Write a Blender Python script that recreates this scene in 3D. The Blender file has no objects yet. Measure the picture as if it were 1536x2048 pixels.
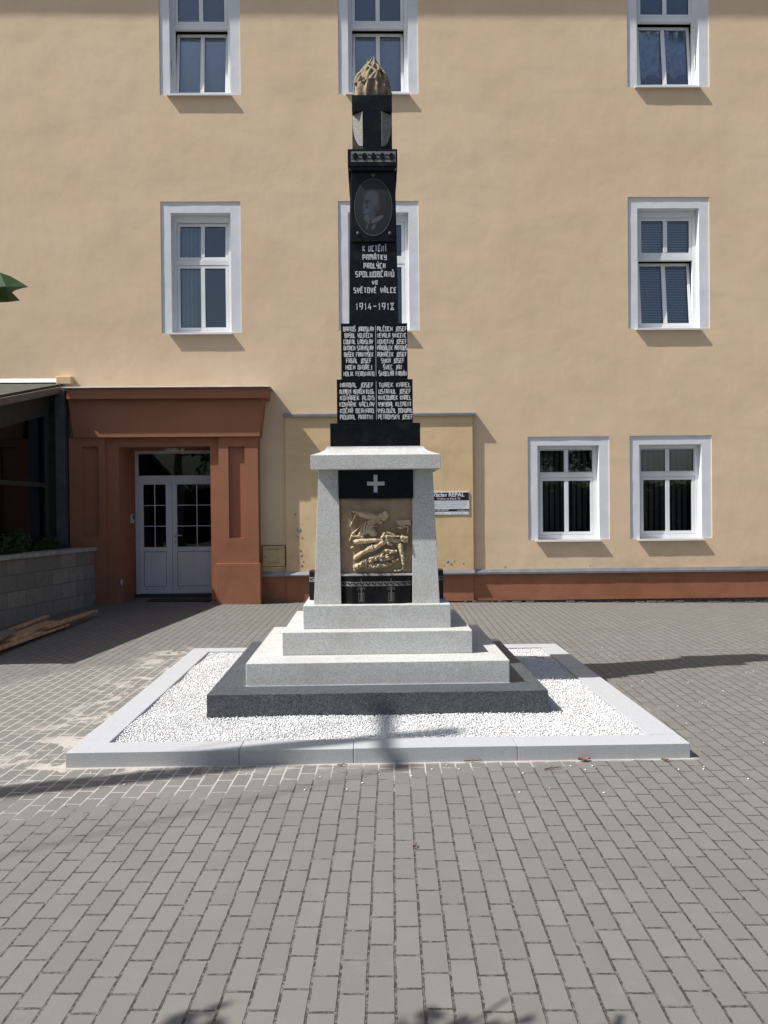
import bpy, math, random
import numpy as np
from mathutils import Vector, noise, Matrix
random.seed(7); np.random.seed(7)
PI = math.pi
SC = bpy.context.scene
COL = SC.collection

# ------------------------------------------------------------------ camera, sky, sun, exposure
FPX, CX, CY = 1540.0, 768.0, 1024.0
YAW, PITCH, ROLL, EYE = 0.0192, -0.0084, 0.0095, Vector((0, 0, 1.70))
fwd = Vector((math.sin(YAW)*math.cos(PITCH), math.cos(YAW)*math.cos(PITCH), math.sin(PITCH)))
r0 = Vector((math.cos(YAW), -math.sin(YAW), 0)); u0 = r0.cross(fwd)
RT = r0*math.cos(ROLL) - u0*math.sin(ROLL)
UP = u0*math.cos(ROLL) + r0*math.sin(ROLL)
camd = bpy.data.cameras.new('camera'); cam = bpy.data.objects.new('camera', camd); COL.objects.link(cam)
camd.sensor_fit = 'VERTICAL'; camd.sensor_height = 36.0; camd.lens = 36.0*FPX/2048.0
camd.clip_start = 0.05; camd.clip_end = 500
M = Matrix((RT, UP, -fwd)).transposed().to_4x4(); M.translation = EYE
cam.matrix_world = M
SC.camera = cam

SDIR = Vector((1.0, 0.29, -1.33)).normalized()          # the way the sunlight travels
elev = math.asin(-SDIR.z); az = math.atan2(-SDIR.x, -SDIR.y)   # compass bearing of the sun from +Y
world = bpy.data.worlds.new('World'); SC.world = world; world.use_nodes = True
wn = world.node_tree.nodes; wl = world.node_tree.links
bg = wn['Background']; bg.inputs[1].default_value = 0.085
sky = wn.new('ShaderNodeTexSky'); sky.sky_type = 'NISHITA'; sky.sun_disc = False
sky.sun_elevation = elev; sky.sun_rotation = az; sky.air_density = 1.0; sky.dust_density = 2.5; sky.ozone_density = 1.0
wl.new(sky.outputs[0], bg.inputs[0])
sund = bpy.data.lights.new('sun', 'SUN'); sund.energy = 5.0; sund.angle = math.radians(0.55); sund.color = (1.0, 0.97, 0.925)
sun = bpy.data.objects.new('sun', sund); COL.objects.link(sun)
sun.rotation_euler = SDIR.to_track_quat('-Z', 'Y').to_euler(); sun.location = (-8, -2, 14)
SC.view_settings.view_transform = 'Standard'; SC.view_settings.look = 'None'
SC.view_settings.exposure = 0.42; SC.view_settings.gamma = 1.0
SC.view_settings.use_curve_mapping = False

# ------------------------------------------------------------------ measuring helpers (photo pixel -> point on a real plane)
def ray(px, py):
    return fwd + RT*((px-CX)/FPX) - UP*((py-CY)/FPX)
def W(px, py, Y):
    d = ray(px, py); t = (Y-EYE.y)/d.y
    return EYE.x+d.x*t, EYE.z+d.z*t
def G(px, py, z=0.0):
    d = ray(px, py); t = (z-EYE.z)/d.z
    return EYE.x+d.x*t, EYE.y+d.y*t
def zg(x, y):
    k = min(max((y-8.8)/4.6, 0), 1.15)
    return 0.0125*(1-min(max(x, -8), 8))*k

# ------------------------------------------------------------------ mesh helpers
class MB:
    def __init__(s): s.v = []; s.f = []
    def add(s, vs, fs):
        o = len(s.v); s.v += [tuple(p) for p in vs]; s.f += [tuple(i+o for i in f) for f in fs]
    def box(s, x0, x1, y0, y1, z0, z1):
        s.loft([(x0, x1, y0, y1, z0), (x0, x1, y0, y1, z1)])
    def loft(s, rings):                       # rings of (x0,x1,y0,y1,z)
        o = len(s.v); n = len(rings)
        for x0, x1, y0, y1, z in rings: s.v += [(x0, y0, z), (x1, y0, z), (x1, y1, z), (x0, y1, z)]
        s.f.append((o+3, o+2, o+1, o))
        for k in range(n-1):
            a = o+4*k
            for i in range(4):
                j = (i+1) % 4
                s.f.append((a+i, a+j, a+4+j, a+4+i))
        a = o+4*(n-1); s.f.append((a, a+1, a+2, a+3))
    def prism(s, poly, y0, y1):               # poly in (x,z), counter-clockwise seen from -Y
        n = len(poly); o = len(s.v)
        s.v += [(x, y0, z) for x, z in poly] + [(x, y1, z) for x, z in poly]
        s.f.append(tuple(range(o, o+n))); s.f.append(tuple(range(o+2*n-1, o+n-1, -1)))
        for i in range(n):
            j = (i+1) % n
            s.f.append((o+j, o+i, o+n+i, o+n+j))
    def prismz(s, poly, z0, z1):              # poly in (x,y)
        n = len(poly); o = len(s.v)
        s.v += [(x, y, z0) for x, y in poly] + [(x, y, z1) for x, y in poly]
        s.f.append(tuple(range(o+n-1, o-1, -1))); s.f.append(tuple(range(o+n, o+2*n)))
        for i in range(n):
            j = (i+1) % n
            s.f.append((o+i, o+j, o+n+j, o+n+i))
    def tube(s, pts, rad, seg=8, cap=True):
        pts = [Vector(p) for p in pts]; n = len(pts); o = len(s.v)
        if not hasattr(rad, '__len__'): rad = [rad]*n
        ref = Vector((0, 0, 1))
        for k, p in enumerate(pts):
            t = (pts[min(k+1, n-1)]-pts[max(k-1, 0)]).normalized()
            if abs(t.dot(ref)) > 0.95: ref = Vector((1, 0, 0)) if abs(t.x) < 0.9 else Vector((0, 1, 0))
            a = t.cross(ref).normalized(); b = t.cross(a)
            for i in range(seg):
                q = 2*PI*i/seg
                s.v.append(tuple(p+(a*math.cos(q)+b*math.sin(q))*rad[k]))
        for k in range(n-1):
            for i in range(seg):
                j = (i+1) % seg
                s.f.append((o+k*seg+i, o+k*seg+j, o+(k+1)*seg+j, o+(k+1)*seg+i))
        if cap:
            s.f.append(tuple(o+i for i in range(seg-1, -1, -1)))
            s.f.append(tuple(o+(n-1)*seg+i for i in range(seg)))
    def ball(s, c, r, seg=12, rings=8):
        if not hasattr(r, '__len__'): r = (r, r, r)
        o = len(s.v); s.v.append((c[0], c[1], c[2]-r[2]))
        for k in range(1, rings):
            a = -PI/2+PI*k/rings
            for i in range(seg):
                q = 2*PI*i/seg
                s.v.append((c[0]+r[0]*math.cos(a)*math.cos(q), c[1]+r[1]*math.cos(a)*math.sin(q), c[2]+r[2]*math.sin(a)))
        s.v.append((c[0], c[1], c[2]+r[2])); e = len(s.v)-1
        for i in range(seg):
            j = (i+1) % seg
            s.f.append((o, o+1+j, o+1+i))
            for k in range(rings-2):
                a = o+1+k*seg
                s.f.append((a+i, a+j, a+seg+j, a+seg+i))
            s.f.append((o+1+(rings-2)*seg+i, o+1+(rings-2)*seg+j, e))
    def build(s, name, m, parent=None, smooth=False, bevel=0.0, origin=None, seg=2):
        v = np.array(s.v, dtype=np.float64)
        if origin is None:
            if parent is not None: origin = wloc(parent)
            else: origin = Vector(((v[:, 0].min()+v[:, 0].max())/2, (v[:, 1].min()+v[:, 1].max())/2, v[:, 2].min()))
        me = bpy.data.meshes.new(name)
        me.from_pydata([tuple(p) for p in (v-np.array(origin))], [], s.f); me.update()
        me.materials.append(m)
        if smooth: me.polygons.foreach_set('use_smooth', [True]*len(me.polygons))
        o = bpy.data.objects.new(name, me); COL.objects.link(o)
        if parent is not None:
            o.parent = parent; o.location = Vector(origin)-wloc(parent)
        else: o.location = origin
        WL[o.name] = Vector(origin)
        if bevel:
            b = o.modifiers.new('bevel', 'BEVEL'); b.width = bevel; b.segments = seg; b.limit_method = 'ANGLE'; b.angle_limit = math.radians(35)
        return o
WL = {}
def wloc(o): return WL[o.name]
def empty(name, loc, label, cat, group=None):
    o = bpy.data.objects.new(name, None); COL.objects.link(o); o.location = loc; WL[o.name] = Vector(loc)
    o.empty_display_size = 0.2
    return tag(o, label, cat, group)
def sub(name, parent, label=None):
    pass
def tag(o, label=None, cat=None, group=None, kind=None):
    if label: o['label'] = label
    if cat: o['category'] = cat
    if group: o['group'] = group
    if kind: o['kind'] = kind
    return o

# ------------------------------------------------------------------ material helpers
class NT:
    def __init__(s, name):
        s.m = bpy.data.materials.new(name); s.m.use_nodes = True
        s.n = s.m.node_tree.nodes; s.l = s.m.node_tree.links
        s.b = s.n['Principled BSDF']; s.out = s.n['Material Output']
        g = s.n.new('ShaderNodeNewGeometry'); s.pos = g.outputs['Position']
    def link(s, a, b): s.l.new(a, b)
    def val(s, sock, v):
        if hasattr(v, 'is_output'): s.l.new(v, sock)
        else: sock.default_value = v
    def noise(s, scale, detail=3, rough=0.55, vec=None, dist=0.0, col=False):
        n = s.n.new('ShaderNodeTexNoise'); n.inputs['Scale'].default_value = scale
        n.inputs['Detail'].default_value = detail; n.inputs['Roughness'].default_value = rough
        n.inputs['Distortion'].default_value = dist
        s.l.new(vec if vec is not None else s.pos, n.inputs['Vector'])
        return n.outputs['Color' if col else 'Fac']
    def voro(s, scale, vec=None, feature='F1', out='Distance', rnd=1.0):
        n = s.n.new('ShaderNodeTexVoronoi'); n.feature = feature; n.inputs['Scale'].default_value = scale
        n.inputs['Randomness'].default_value = rnd
        s.l.new(vec if vec is not None else s.pos, n.inputs['Vector']); return n.outputs[out]
    def math(s, op, a, b=0.0, c=0.0, clamp=False):
        n = s.n.new('ShaderNodeMath'); n.operation = op; n.use_clamp = clamp
        s.val(n.inputs[0], a); s.val(n.inputs[1], b); s.val(n.inputs[2], c); return n.outputs[0]
    def rng(s, v, a, b, c=0.0, d=1.0, smooth=True):
        n = s.n.new('ShaderNodeMapRange'); n.interpolation_type = 'SMOOTHSTEP' if smooth else 'LINEAR'
        s.val(n.inputs['Value'], v)
        for k, x in zip(('From Min', 'From Max', 'To Min', 'To Max'), (a, b, c, d)): n.inputs[k].default_value = x
        return n.outputs['Result']
    def mix(s, f, a, b, mode='MIX'):
        n = s.n.new('ShaderNodeMix'); n.data_type = 'RGBA'; n.blend_type = mode
        s.val(n.inputs[0], f)
        for k, v in ((6, a), (7, b)):
            if hasattr(v, 'is_output'): s.l.new(v, n.inputs[k])
            else: n.inputs[k].default_value = (*v, 1) if len(v) == 3 else v
        return n.outputs[2]
    def bump(s, h, strength=0.5, dist=0.01, prev=None):
        n = s.n.new('ShaderNodeBump'); n.inputs['Strength'].default_value = strength; n.inputs['Distance'].default_value = dist
        s.l.new(h, n.inputs['Height'])
        if prev is not None: s.l.new(prev, n.inputs['Normal'])
        return n.outputs[0]
    def sep(s, v=None):
        n = s.n.new('ShaderNodeSeparateXYZ'); s.l.new(v if v is not None else s.pos, n.inputs[0]); return n.outputs
    def comb(s, x, y, z):
        n = s.n.new('ShaderNodeCombineXYZ'); s.val(n.inputs[0], x); s.val(n.inputs[1], y); s.val(n.inputs[2], z); return n.outputs[0]
    def done(s, color=None, rough=0.7, normal=None, metal=0.0, spec=None):
        if color is not None:
            if hasattr(color, 'is_output'): s.l.new(color, s.b.inputs['Base Color'])
            else: s.b.inputs['Base Color'].default_value = (*color, 1)
        s.val(s.b.inputs['Roughness'], rough); s.b.inputs['Metallic'].default_value = metal
        if spec is not None: s.b.inputs['Specular IOR Level'].default_value = spec
        if normal is not None: s.l.new(normal, s.b.inputs['Normal'])
        return s.m
MAT = {}
def simple(name, c, rough=0.6, metal=0.0, var=0.12, scale=8.0, bump=0.0, bscale=60.0, spec=None):
    t = NT(name); n = t.noise(scale, 4)
    d = tuple(x*(1-var) for x in c); e = tuple(min(1, x*(1+var)) for x in c)
    col = t.mix(t.rng(n, .3, .7), d, e)
    nm = t.bump(t.noise(bscale, 3), 1.0, bump) if bump else None
    MAT[name] = t.done(col, rough, nm, metal, spec); return MAT[name]

# plaster: fine trowelled render with faint stains and long streaks
def plaster(name, c, stain, grain=0.0025):
    t = NT(name)
    a = t.rng(t.noise(0.55, 5, .6), .3, .72)
    b = t.rng(t.noise(3.0, 5, .6), .35, .75)
    x, y, z = t.sep()
    streak = t.rng(t.noise(1.0, 5, .65, t.comb(t.math('MULTIPLY', x, 5.0), y, t.math('MULTIPLY', z, 0.45))), .45, .8)
    col = t.mix(t.math('MULTIPLY', a, .75), c, stain)
    col = t.mix(t.math('MULTIPLY', b, .22), col, tuple(k*.82 for k in c))
    col = t.mix(t.math('MULTIPLY', streak, .10), col, tuple(k*.68 for k in stain))
    band = t.rng(t.noise(1.0, 5, .68, t.comb(t.math('MULTIPLY', x, .7), y, t.math('MULTIPLY', z, 2.4)), .5), .42, .72)
    col = t.mix(t.math('MULTIPLY', band, .30), col, tuple(k*.84 for k in stain))
    low = t.rng(z, .3, 1.5, 1.0, 0.0)
    col = t.mix(t.math('MULTIPLY', t.math('MULTIPLY', low, t.rng(t.noise(2.2, 5, .7), .42, .68)), .32), col, tuple(k*.6 for k in stain))
    nb = t.bump(t.noise(1.3, 3), 1.0, .010)
    nb = t.bump(t.noise(9, 3), .6, .0022, nb)
    nb = t.bump(t.noise(170, 2), .6, grain, nb)
    MAT[name] = t.done(col, .9, nb, spec=.2); return MAT[name]
plaster('plaster_ochre', (.74, .565, .385), (.69, .51, .335))
plaster('plaster_yellow', (.74, .56, .34), (.56, .39, .20))
plaster('plaster_red', (.345, .15, .088), (.30, .125, .07))
plaster('plaster_white', (.70, .72, .75), (.65, .67, .70), .0012)

# granite: speckled, bush hammered
def granite(name, base, dark, light, bump=.0022, rough=.75, sc=1.0, stain=.25, staincol=None):
    t = NT(name)
    v = t.voro(150*sc, out='Color'); s = t.n.new('ShaderNodeSeparateColor'); t.link(v, s.inputs[0])
    f = s.outputs[0]
    col = t.mix(t.rng(f, .0, .38), dark, base)
    col = t.mix(t.rng(f, .66, .92), col, light)
    big = t.rng(t.noise(3.4, 6, .7), .42, .72)
    col = t.mix(t.math('MULTIPLY', big, stain), col, staincol or tuple(k*.6 for k in base))
    pit = t.rng(t.voro(26*sc), .03, .13)
    pit = t.math('MAXIMUM', pit, t.rng(t.noise(5, 2), .44, .5))
    col = t.mix(pit, tuple(k*.4 for k in dark), col)
    nb = t.bump(t.noise(210*sc, 3, .7), .8, bump)
    nb = t.bump(pit, .7, .004, nb)
    MAT[name] = t.done(col, rough, nb); return MAT[name]
granite('granite_light', (.47, .475, .465), (.34, .345, .335), (.57, .575, .565), .0035, .8, 1.0, .5, (.36, .345, .30))
granite('granite_kerb', (.39, .40, .415), (.35, .36, .372), (.43, .44, .455), .0008, .7, 1.3, .16, (.40, .39, .37))
granite('granite_dark', (.060, .070, .082), (.022, .027, .034), (.11, .122, .135), .0012, .55, .8, .2)
granite('granite_grey_inlay', (.21, .205, .18), (.09, .09, .08), (.30, .295, .27), .002, .75, 1.6, .1)
t = NT('granite_black'); v = t.voro(240, out='Color'); s_ = t.n.new('ShaderNodeSeparateColor'); t.link(v, s_.inputs[0])
col = t.mix(t.rng(s_.outputs[0], .8, 1.0), (.0045, .0045, .006), (.02, .02, .022))
dust = t.rng(t.noise(6, 6, .7), .45, .75)
MAT['granite_black'] = t.done(t.mix(t.math('MULTIPLY', dust, .12), col, (.06, .055, .05)), t.rng(dust, 0, 1, .30, .5), None, spec=.22)
simple('engraving', (.54, .54, .55), .7, var=.12, scale=40)
simple('ornament_grey', (.16, .16, .15), .7, var=.15, scale=60)
simple('ornament_dim', (.075, .078, .08), .6)
simple('cross_grey', (.40, .43, .46), .5, var=.05)
# sandstone
t = NT('sandstone'); a = t.rng(t.noise(14, 5, .65), .3, .7); b = t.rng(t.noise(60, 3), .4, .7)
col = t.mix(a, (.17, .13, .085), (.31, .25, .17)); col = t.mix(t.math('MULTIPLY', b, .3), col, (.20, .15, .10))
MAT['sandstone'] = t.done(col, .9, t.bump(t.noise(130, 4), .9, .003))
t = NT('sandstone_relief_lit'); a = t.rng(t.noise(8, 5, .65), .3, .7); b = t.rng(t.noise(70, 3), .4, .7)  # raised carving: its sunlit brightness is put into a paler stone colour
col = t.mix(a, (.40, .31, .20), (.53, .43, .29)); col = t.mix(t.math('MULTIPLY', b, .25), col, (.22, .16, .09))
MAT['sandstone_relief_lit'] = t.done(col, .9, t.bump(t.noise(160, 4), .9, .0022))
t = NT('sandstone_ground_shaded'); a = t.rng(t.noise(5, 5, .65), .3, .7)  # panel behind the figures: its shade is put into a darker stone colour
col = t.mix(a, (.24, .175, .105), (.35, .265, .17))
MAT['sandstone_ground_shaded'] = t.done(col, .9, t.bump(t.noise(90, 4), .9, .003))

simple('pvc_white', (.72, .73, .74), .35, var=.03, scale=3)
simple('door_white', (.60, .62, .66), .4, var=.05, scale=3)
simple('gasket', (.02, .02, .022), .6)
simple('sheet_metal', (.27, .28, .29), .42, .6, .12, 5, .0006, 30)
simple('zinc_dark', (.10, .105, .115), .5, .4, .15, 5)
simple('metal_steel', (.45, .45, .44), .3, .9, .08)
simple('room_dark', (.035, .035, .04), .9)
simple('room_mid', (.15, .16, .155), .9)
simple('blind_grey', (.72, .76, .88), .8, var=.05)
simple('slat', (.80, .84, .84), .45, var=.03)
simple('gutter_brown', (.13, .11, .095), .6, var=.15)
simple('frame_dark', (.035, .037, .035), .5)
simple('lamp_white', (.55, .53, .48), .4)
simple('plastic_grey', (.45, .46, .47), .5)
simple('cabinet_yellow', (.50, .385, .20), .55, var=.06)
simple('rust', (.11, .06, .03), .8, var=.3, scale=60)
simple('sign_white', (.72, .74, .78), .35, var=.02)
simple('sign_black', (.018, .012, .018), .35, var=.02)
simple('sign_text_grey', (.30, .31, .36), .5, var=.02)
simple('rubber', (.02, .02, .02), .9, bump=.002)
simple('soil', (.05, .04, .03), .95, bump=.01, bscale=20)
simple('concrete', (.30, .29, .27), .9, var=.2, scale=12, bump=.003)
simple('drain_concrete', (.155, .148, .135), .9, var=.18, scale=9, bump=.003)
simple('dirt_edge', (.075, .065, .052), .95, var=.5, scale=22, bump=.012, bscale=30)
simple('roof_metal', (.42, .43, .44), .5, .2, .15, 3)
simple('dead_leaf', (.22, .10, .05), .8, var=.4, scale=40)
simple('twig', (.14, .075, .05), .8, var=.3, scale=30)
simple('pole_concrete', (.30, .29, .27), .9, var=.15)
simple('house_plaster', (.5, .46, .38), .9, var=.1)
simple('roof_tile', (.22, .09, .05), .8, var=.2)
# lace and cloth
t = NT('curtain'); x, y, z = t.sep()
w = t.n.new('ShaderNodeTexWave'); w.inputs['Scale'].default_value = 4.5; w.inputs['Distortion'].default_value = 1.2; t.link(t.pos, w.inputs[0])
MAT['curtain'] = t.done(t.mix(w.outputs['Fac'], (.34, .40, .42), (.66, .72, .74)), .9)
t = NT('lace'); n1 = t.rng(t.noise(14, 3, .5), .35, .65)
MAT['lace'] = t.done(t.mix(n1, (.30, .36, .44), (.60, .66, .74)), .9)
# glass that mirrors the surroundings and lets some of the room show
t = NT('glass'); g = t.n.new('ShaderNodeBsdfGlossy'); g.inputs['Roughness'].default_value = .015
g.inputs['Color'].default_value = (.92, .95, 1, 1)
tr = t.n.new('ShaderNodeBsdfTransparent'); tr.inputs[0].default_value = (.86, .88, .88, 1)
fr = t.n.new('ShaderNodeFresnel'); fr.inputs[0].default_value = 1.5
f = t.math('ADD', t.math('MULTIPLY', fr.outputs[0], 1.7), .03, clamp=True)
ms = t.n.new('ShaderNodeMixShader'); t.link(f, ms.inputs[0]); t.link(tr.outputs[0], ms.inputs[1]); t.link(g.outputs[0], ms.inputs[2])
t.link(t.bump(t.noise(1.6, 1), .25, .01), g.inputs['Normal'])
t.link(ms.outputs[0], t.out.inputs[0]); MAT['glass'] = t.m
t2 = MAT['glass'].copy(); t2.name = 'glass_dark'
for n_ in t2.node_tree.nodes:
    if n_.type == 'MATH' and n_.operation == 'MULTIPLY': n_.inputs[1].default_value = .75
    if n_.type == 'MATH' and n_.operation == 'ADD': n_.inputs[1].default_value = .0
    if n_.type == 'BSDF_TRANSPARENT': n_.inputs[0].default_value = (.55, .55, .55, 1)
MAT['glass_dark'] = t2
# wood
t = NT('wood_plank'); x, y, z = t.sep()
gr = t.noise(6, 5, .6, t.comb(t.math('MULTIPLY', x, 14.0), t.math('MULTIPLY', y, 1.2), z))
MAT['wood_plank'] = t.done(t.mix(t.rng(gr, .3, .7), (.32, .18, .09), (.58, .40, .24)), .8, t.bump(gr, .5, .003))
simple('wood_grey', (.20, .17, .14), .85, var=.25, scale=15, bump=.002)
simple('bark', (.09, .07, .05), .95, var=.3, scale=12, bump=.01, bscale=25)
def leafmat(name, c):
    t = NT(name); oi = t.n.new('ShaderNodeNewGeometry').outputs['Random Per Island']
    col = t.mix(oi, tuple(k*.6 for k in c), tuple(k*1.35 for k in c))
    t.b.inputs['Subsurface Weight'].default_value = 0
    t.done(col, .45)
    tl = t.n.new('ShaderNodeBsdfTranslucent'); t.link(t.mix(.5, c, (c[0]*2.2, c[1]*2.0, c[2]*.6)), tl.inputs[0])
    ms = t.n.new('ShaderNodeMixShader'); ms.inputs[0].default_value = .3
    t.link(t.b.outputs[0], ms.inputs[1]); t.link(tl.outputs[0], ms.inputs[2]); t.link(ms.outputs[0], t.out.inputs[0])
    MAT[name] = t.m
leafmat('leaf', (.045, .085, .025)); leafmat('leaf_dark', (.03, .065, .02))
# concrete blocks of the low wall (courses follow the wall: u along its length)
t = NT('concrete_block'); x, y, z = t.sep()
u = t.math('ADD', t.math('MULTIPLY', y, .976), t.math('MULTIPLY', x, .217))
bk = t.n.new('ShaderNodeTexBrick'); t.link(t.comb(u, t.math('SUBTRACT', z, .03), 0.0), bk.inputs['Vector'])
bk.inputs['Scale'].default_value = 1; bk.inputs['Brick Width'].default_value = .42; bk.inputs['Row Height'].default_value = .24
bk.inputs['Mortar Size'].default_value = .006; bk.inputs['Mortar Smooth'].default_value = .4
bk.inputs['Color1'].default_value = (.17, .16, .14, 1); bk.inputs['Color2'].default_value = (.27, .255, .225, 1); bk.inputs['Mortar'].default_value = (.10, .095, .085, 1)
col = t.mix(t.math('MULTIPLY', t.rng(t.noise(9, 5, .7), .35, .75), .45), bk.outputs['Color'], (.12, .11, .10))
nb = t.bump(t.math('SUBTRACT', 1.0, bk.outputs['Fac']), .8, .006); nb = t.bump(t.noise(70, 4), .8, .005, nb)
MAT['concrete_block'] = t.done(col, .95, nb)

# the paving: 10 x 20 cm concrete pavers in running bond, sand filled near the new kerb
KX, KY0, KY1, KHW = 0.058, 5.07, 8.77, 2.065        # kerb: centre x, front, back, half width
t = NT('paving'); x, y, z = t.sep()
dl = 0.030
wob = t.math('MULTIPLY', t.math('SUBTRACT', t.noise(2.2, 2), .5), .012)
wob2 = t.math('MULTIPLY', t.math('SUBTRACT', t.noise(42, 3), .5), .0075)
u = t.math('ADD', t.math('ADD', t.math('MULTIPLY', x, math.sin(dl)), t.math('MULTIPLY', y, math.cos(dl))), wob2)
v = t.math('ADD', t.math('SUBTRACT', t.math('MULTIPLY', x, math.cos(dl)), t.math('MULTIPLY', y, math.sin(dl))), t.math('ADD', wob, wob2))
# every column is nudged a little so the bond is not perfectly regular
colid = t.math('FLOOR', t.math('DIVIDE', t.math('ADD', v, 100.004), .1))
wnz = t.n.new('ShaderNodeTexWhiteNoise'); wnz.noise_dimensions = '1D'; t.link(colid, wnz.inputs['W'])
u = t.math('ADD', u, t.math('MULTIPLY', wnz.outputs['Value'], .035))
bk = t.n.new('ShaderNodeTexBrick'); t.link(t.comb(u, t.math('ADD', v, 100.004), 0.0), bk.inputs['Vector'])
bk.inputs['Scale'].default_value = 1; bk.inputs['Brick Width'].default_value = .2; bk.inputs['Row Height'].default_value = .1
bk.inputs['Mortar Size'].default_value = .0062; bk.inputs['Mortar Smooth'].default_value = .5; bk.inputs['Bias'].default_value = 0
bk.inputs['Color1'].default_value = (0, 0, 0, 1); bk.inputs['Color2'].default_value = (1, 1, 1, 1); bk.inputs['Mortar'].default_value = (.5, .5, .5, 1)
joint = bk.outputs['Fac']
c1 = t.mix(bk.outputs['Color'], (.146, .141, .130), (.168, .163, .149))
warm = t.rng(t.noise(.9, 4, .6), .35, .7)
c1 = t.mix(t.math('MULTIPLY', warm, .5), c1, (.142, .133, .118))
c1 = t.mix(t.math('MULTIPLY', t.rng(t.noise(120, 3, .7), .45, .75), .25), c1, (.085, .082, .076))
c1 = t.mix(t.math('MULTIPLY', t.rng(t.noise(5.5, 5, .7), .52, .78), .3), c1, (.21, .20, .182))
dx = t.math('SUBTRACT', t.math('ABSOLUTE', t.math('SUBTRACT', x, KX)), KHW)
dy = t.math('SUBTRACT', t.math('ABSOLUTE', t.math('SUBTRACT', y, (KY0+KY1)/2)), (KY1-KY0)/2)
dyf = t.math('MULTIPLY', dy, t.rng(y, 4.9, 5.3, 1.75, 1.0))
dd = t.math('MAXIMUM', dx, dyf)
leftness = t.rng(x, -3.5, 2.0, 1.0, .10)
nz = t.noise(1.7, 5, .65)
reach = t.math('ADD', t.math('MULTIPLY', leftness, 1.7), t.math('MULTIPLY', t.math('SUBTRACT', nz, .5), 2.2))
behind = t.rng(y, 7.6, 9.6, 0.0, 1.6)
sandj = t.rng(t.math('SUBTRACT', t.math('SUBTRACT', reach, dd), behind), -.05, .45)
hair = t.math('MULTIPLY', t.rng(t.noise(11, 4, .7), .5, .62), .18)
sandj2 = t.math('MAXIMUM', sandj, hair)
jc = t.mix(t.rng(t.noise(48, 4, .75), .44, .66), (.032, .028, .023), (.16, .148, .12))
jc = t.mix(sandj2, jc, (.38, .35, .315))
spread = t.math('MULTIPLY', t.rng(t.noise(3.1, 6, .72, dist=.6), .50, .58), t.rng(t.math('SUBTRACT', t.math('MULTIPLY', leftness, 1.0), dd), .1, .75))
lip = t.math('MULTIPLY', t.rng(t.math('ADD', dd, t.math('MULTIPLY', t.noise(7, 4, .7), .12)), .06, .13, 1.0, 0.0), t.rng(y, 7.0, 8.4, 1.0, 0.0))
spread = t.math('MAXIMUM', spread, lip)
wide = t.rng(joint, .02, .35)
jmask = t.math('MAXIMUM', t.rng(joint, .10, .75), t.math('MULTIPLY', wide, sandj))
col = t.mix(jmask, c1, jc)
col = t.mix(t.math('MULTIPLY', spread, .92), col, (.42, .385, .345))
hgt = t.math('SUBTRACT', t.math('SUBTRACT', 1.0, t.rng(joint, 0, .9)), 0.0)
hgt = t.math('MAXIMUM', hgt, t.math('MULTIPLY', t.math('MAXIMUM', spread, sandj), .8))
nb = t.bump(hgt, .9, .006); nb = t.bump(t.noise(260, 3, .7), .5, .0016, nb); nb = t.bump(t.noise(7, 2), .5, .006, nb)
MAT['paving'] = t.done(col, .85, nb)
# gravel stones
t = NT('gravel_white'); ri = t.n.new('ShaderNodeNewGeometry').outputs['Random Per Island']
col = t.mix(ri, (.56, .565, .57), (.82, .825, .83)); col = t.mix(t.rng(ri, .955, .965, smooth=False), col, (.45, .42, .38))
MAT['gravel_white'] = t.done(col, .8)
simple('gravel_bed', (.50, .49, .47), .9)

# ------------------------------------------------------------------ ground
xs = [-120, -60, -30, -15, -11, -8] + [-7.5+.5*i for i in range(31)] + [8.5, 11, 15, 30, 60, 120]
ys = [-120, -60, -30, -12, -5, 0, 4, 8, 8.8] + [9.2+.4*i for i in range(13)] + [16, 25, 60, 120]
g = MB(); nx = len(xs)
g.v = [(x, y, zg(x, y)) for y in ys for x in xs]
g.f = [(j*nx+i, j*nx+i+1, (j+1)*nx+i+1, (j+1)*nx+i) for j in range(len(ys)-1) for i in range(nx-1)]
tag(g.build('paving', MAT['paving'], origin=(0, 0, 0)), kind='structure')

# ------------------------------------------------------------------ kerb round the gravel bed
KW, KH = 0.215, 0.10
kerb = empty('gravel_bed_kerb', (KX, 6.92, 0), 'pale grey granite kerb framing the white gravel bed round the monument', 'kerb')
def kst(x0, x1, y0, y1):
    m = MB(); m.box(x0+.0015, x1-.0015, y0+.0015, y1-.0015, -.05, KH+random.uniform(-.002, .002)); m.build('kerb_stone', MAT['granite_kerb'], kerb, bevel=.004)
kx0, kx1 = KX-KHW, KX+KHW
fx = [kx0] + [W(px, 1510, KY0)[0] for px in (478, 707, 1035)] + [kx1]
for a, b in zip(fx[:-1], fx[1:]): kst(a, b, KY0, KY0+KW)
bx = [kx0, -1.0, .1, 1.1, kx1]
for a, b in zip(bx[:-1], bx[1:]): kst(a, b, KY1-KW, KY1)
sy = [KY0+KW, 6.35, 7.45, KY1-KW]
for a, b in zip(sy[:-1], sy[1:]):
    kst(kx0, kx0+KW, a, b); kst(kx1-KW, kx1, a, b)

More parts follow.
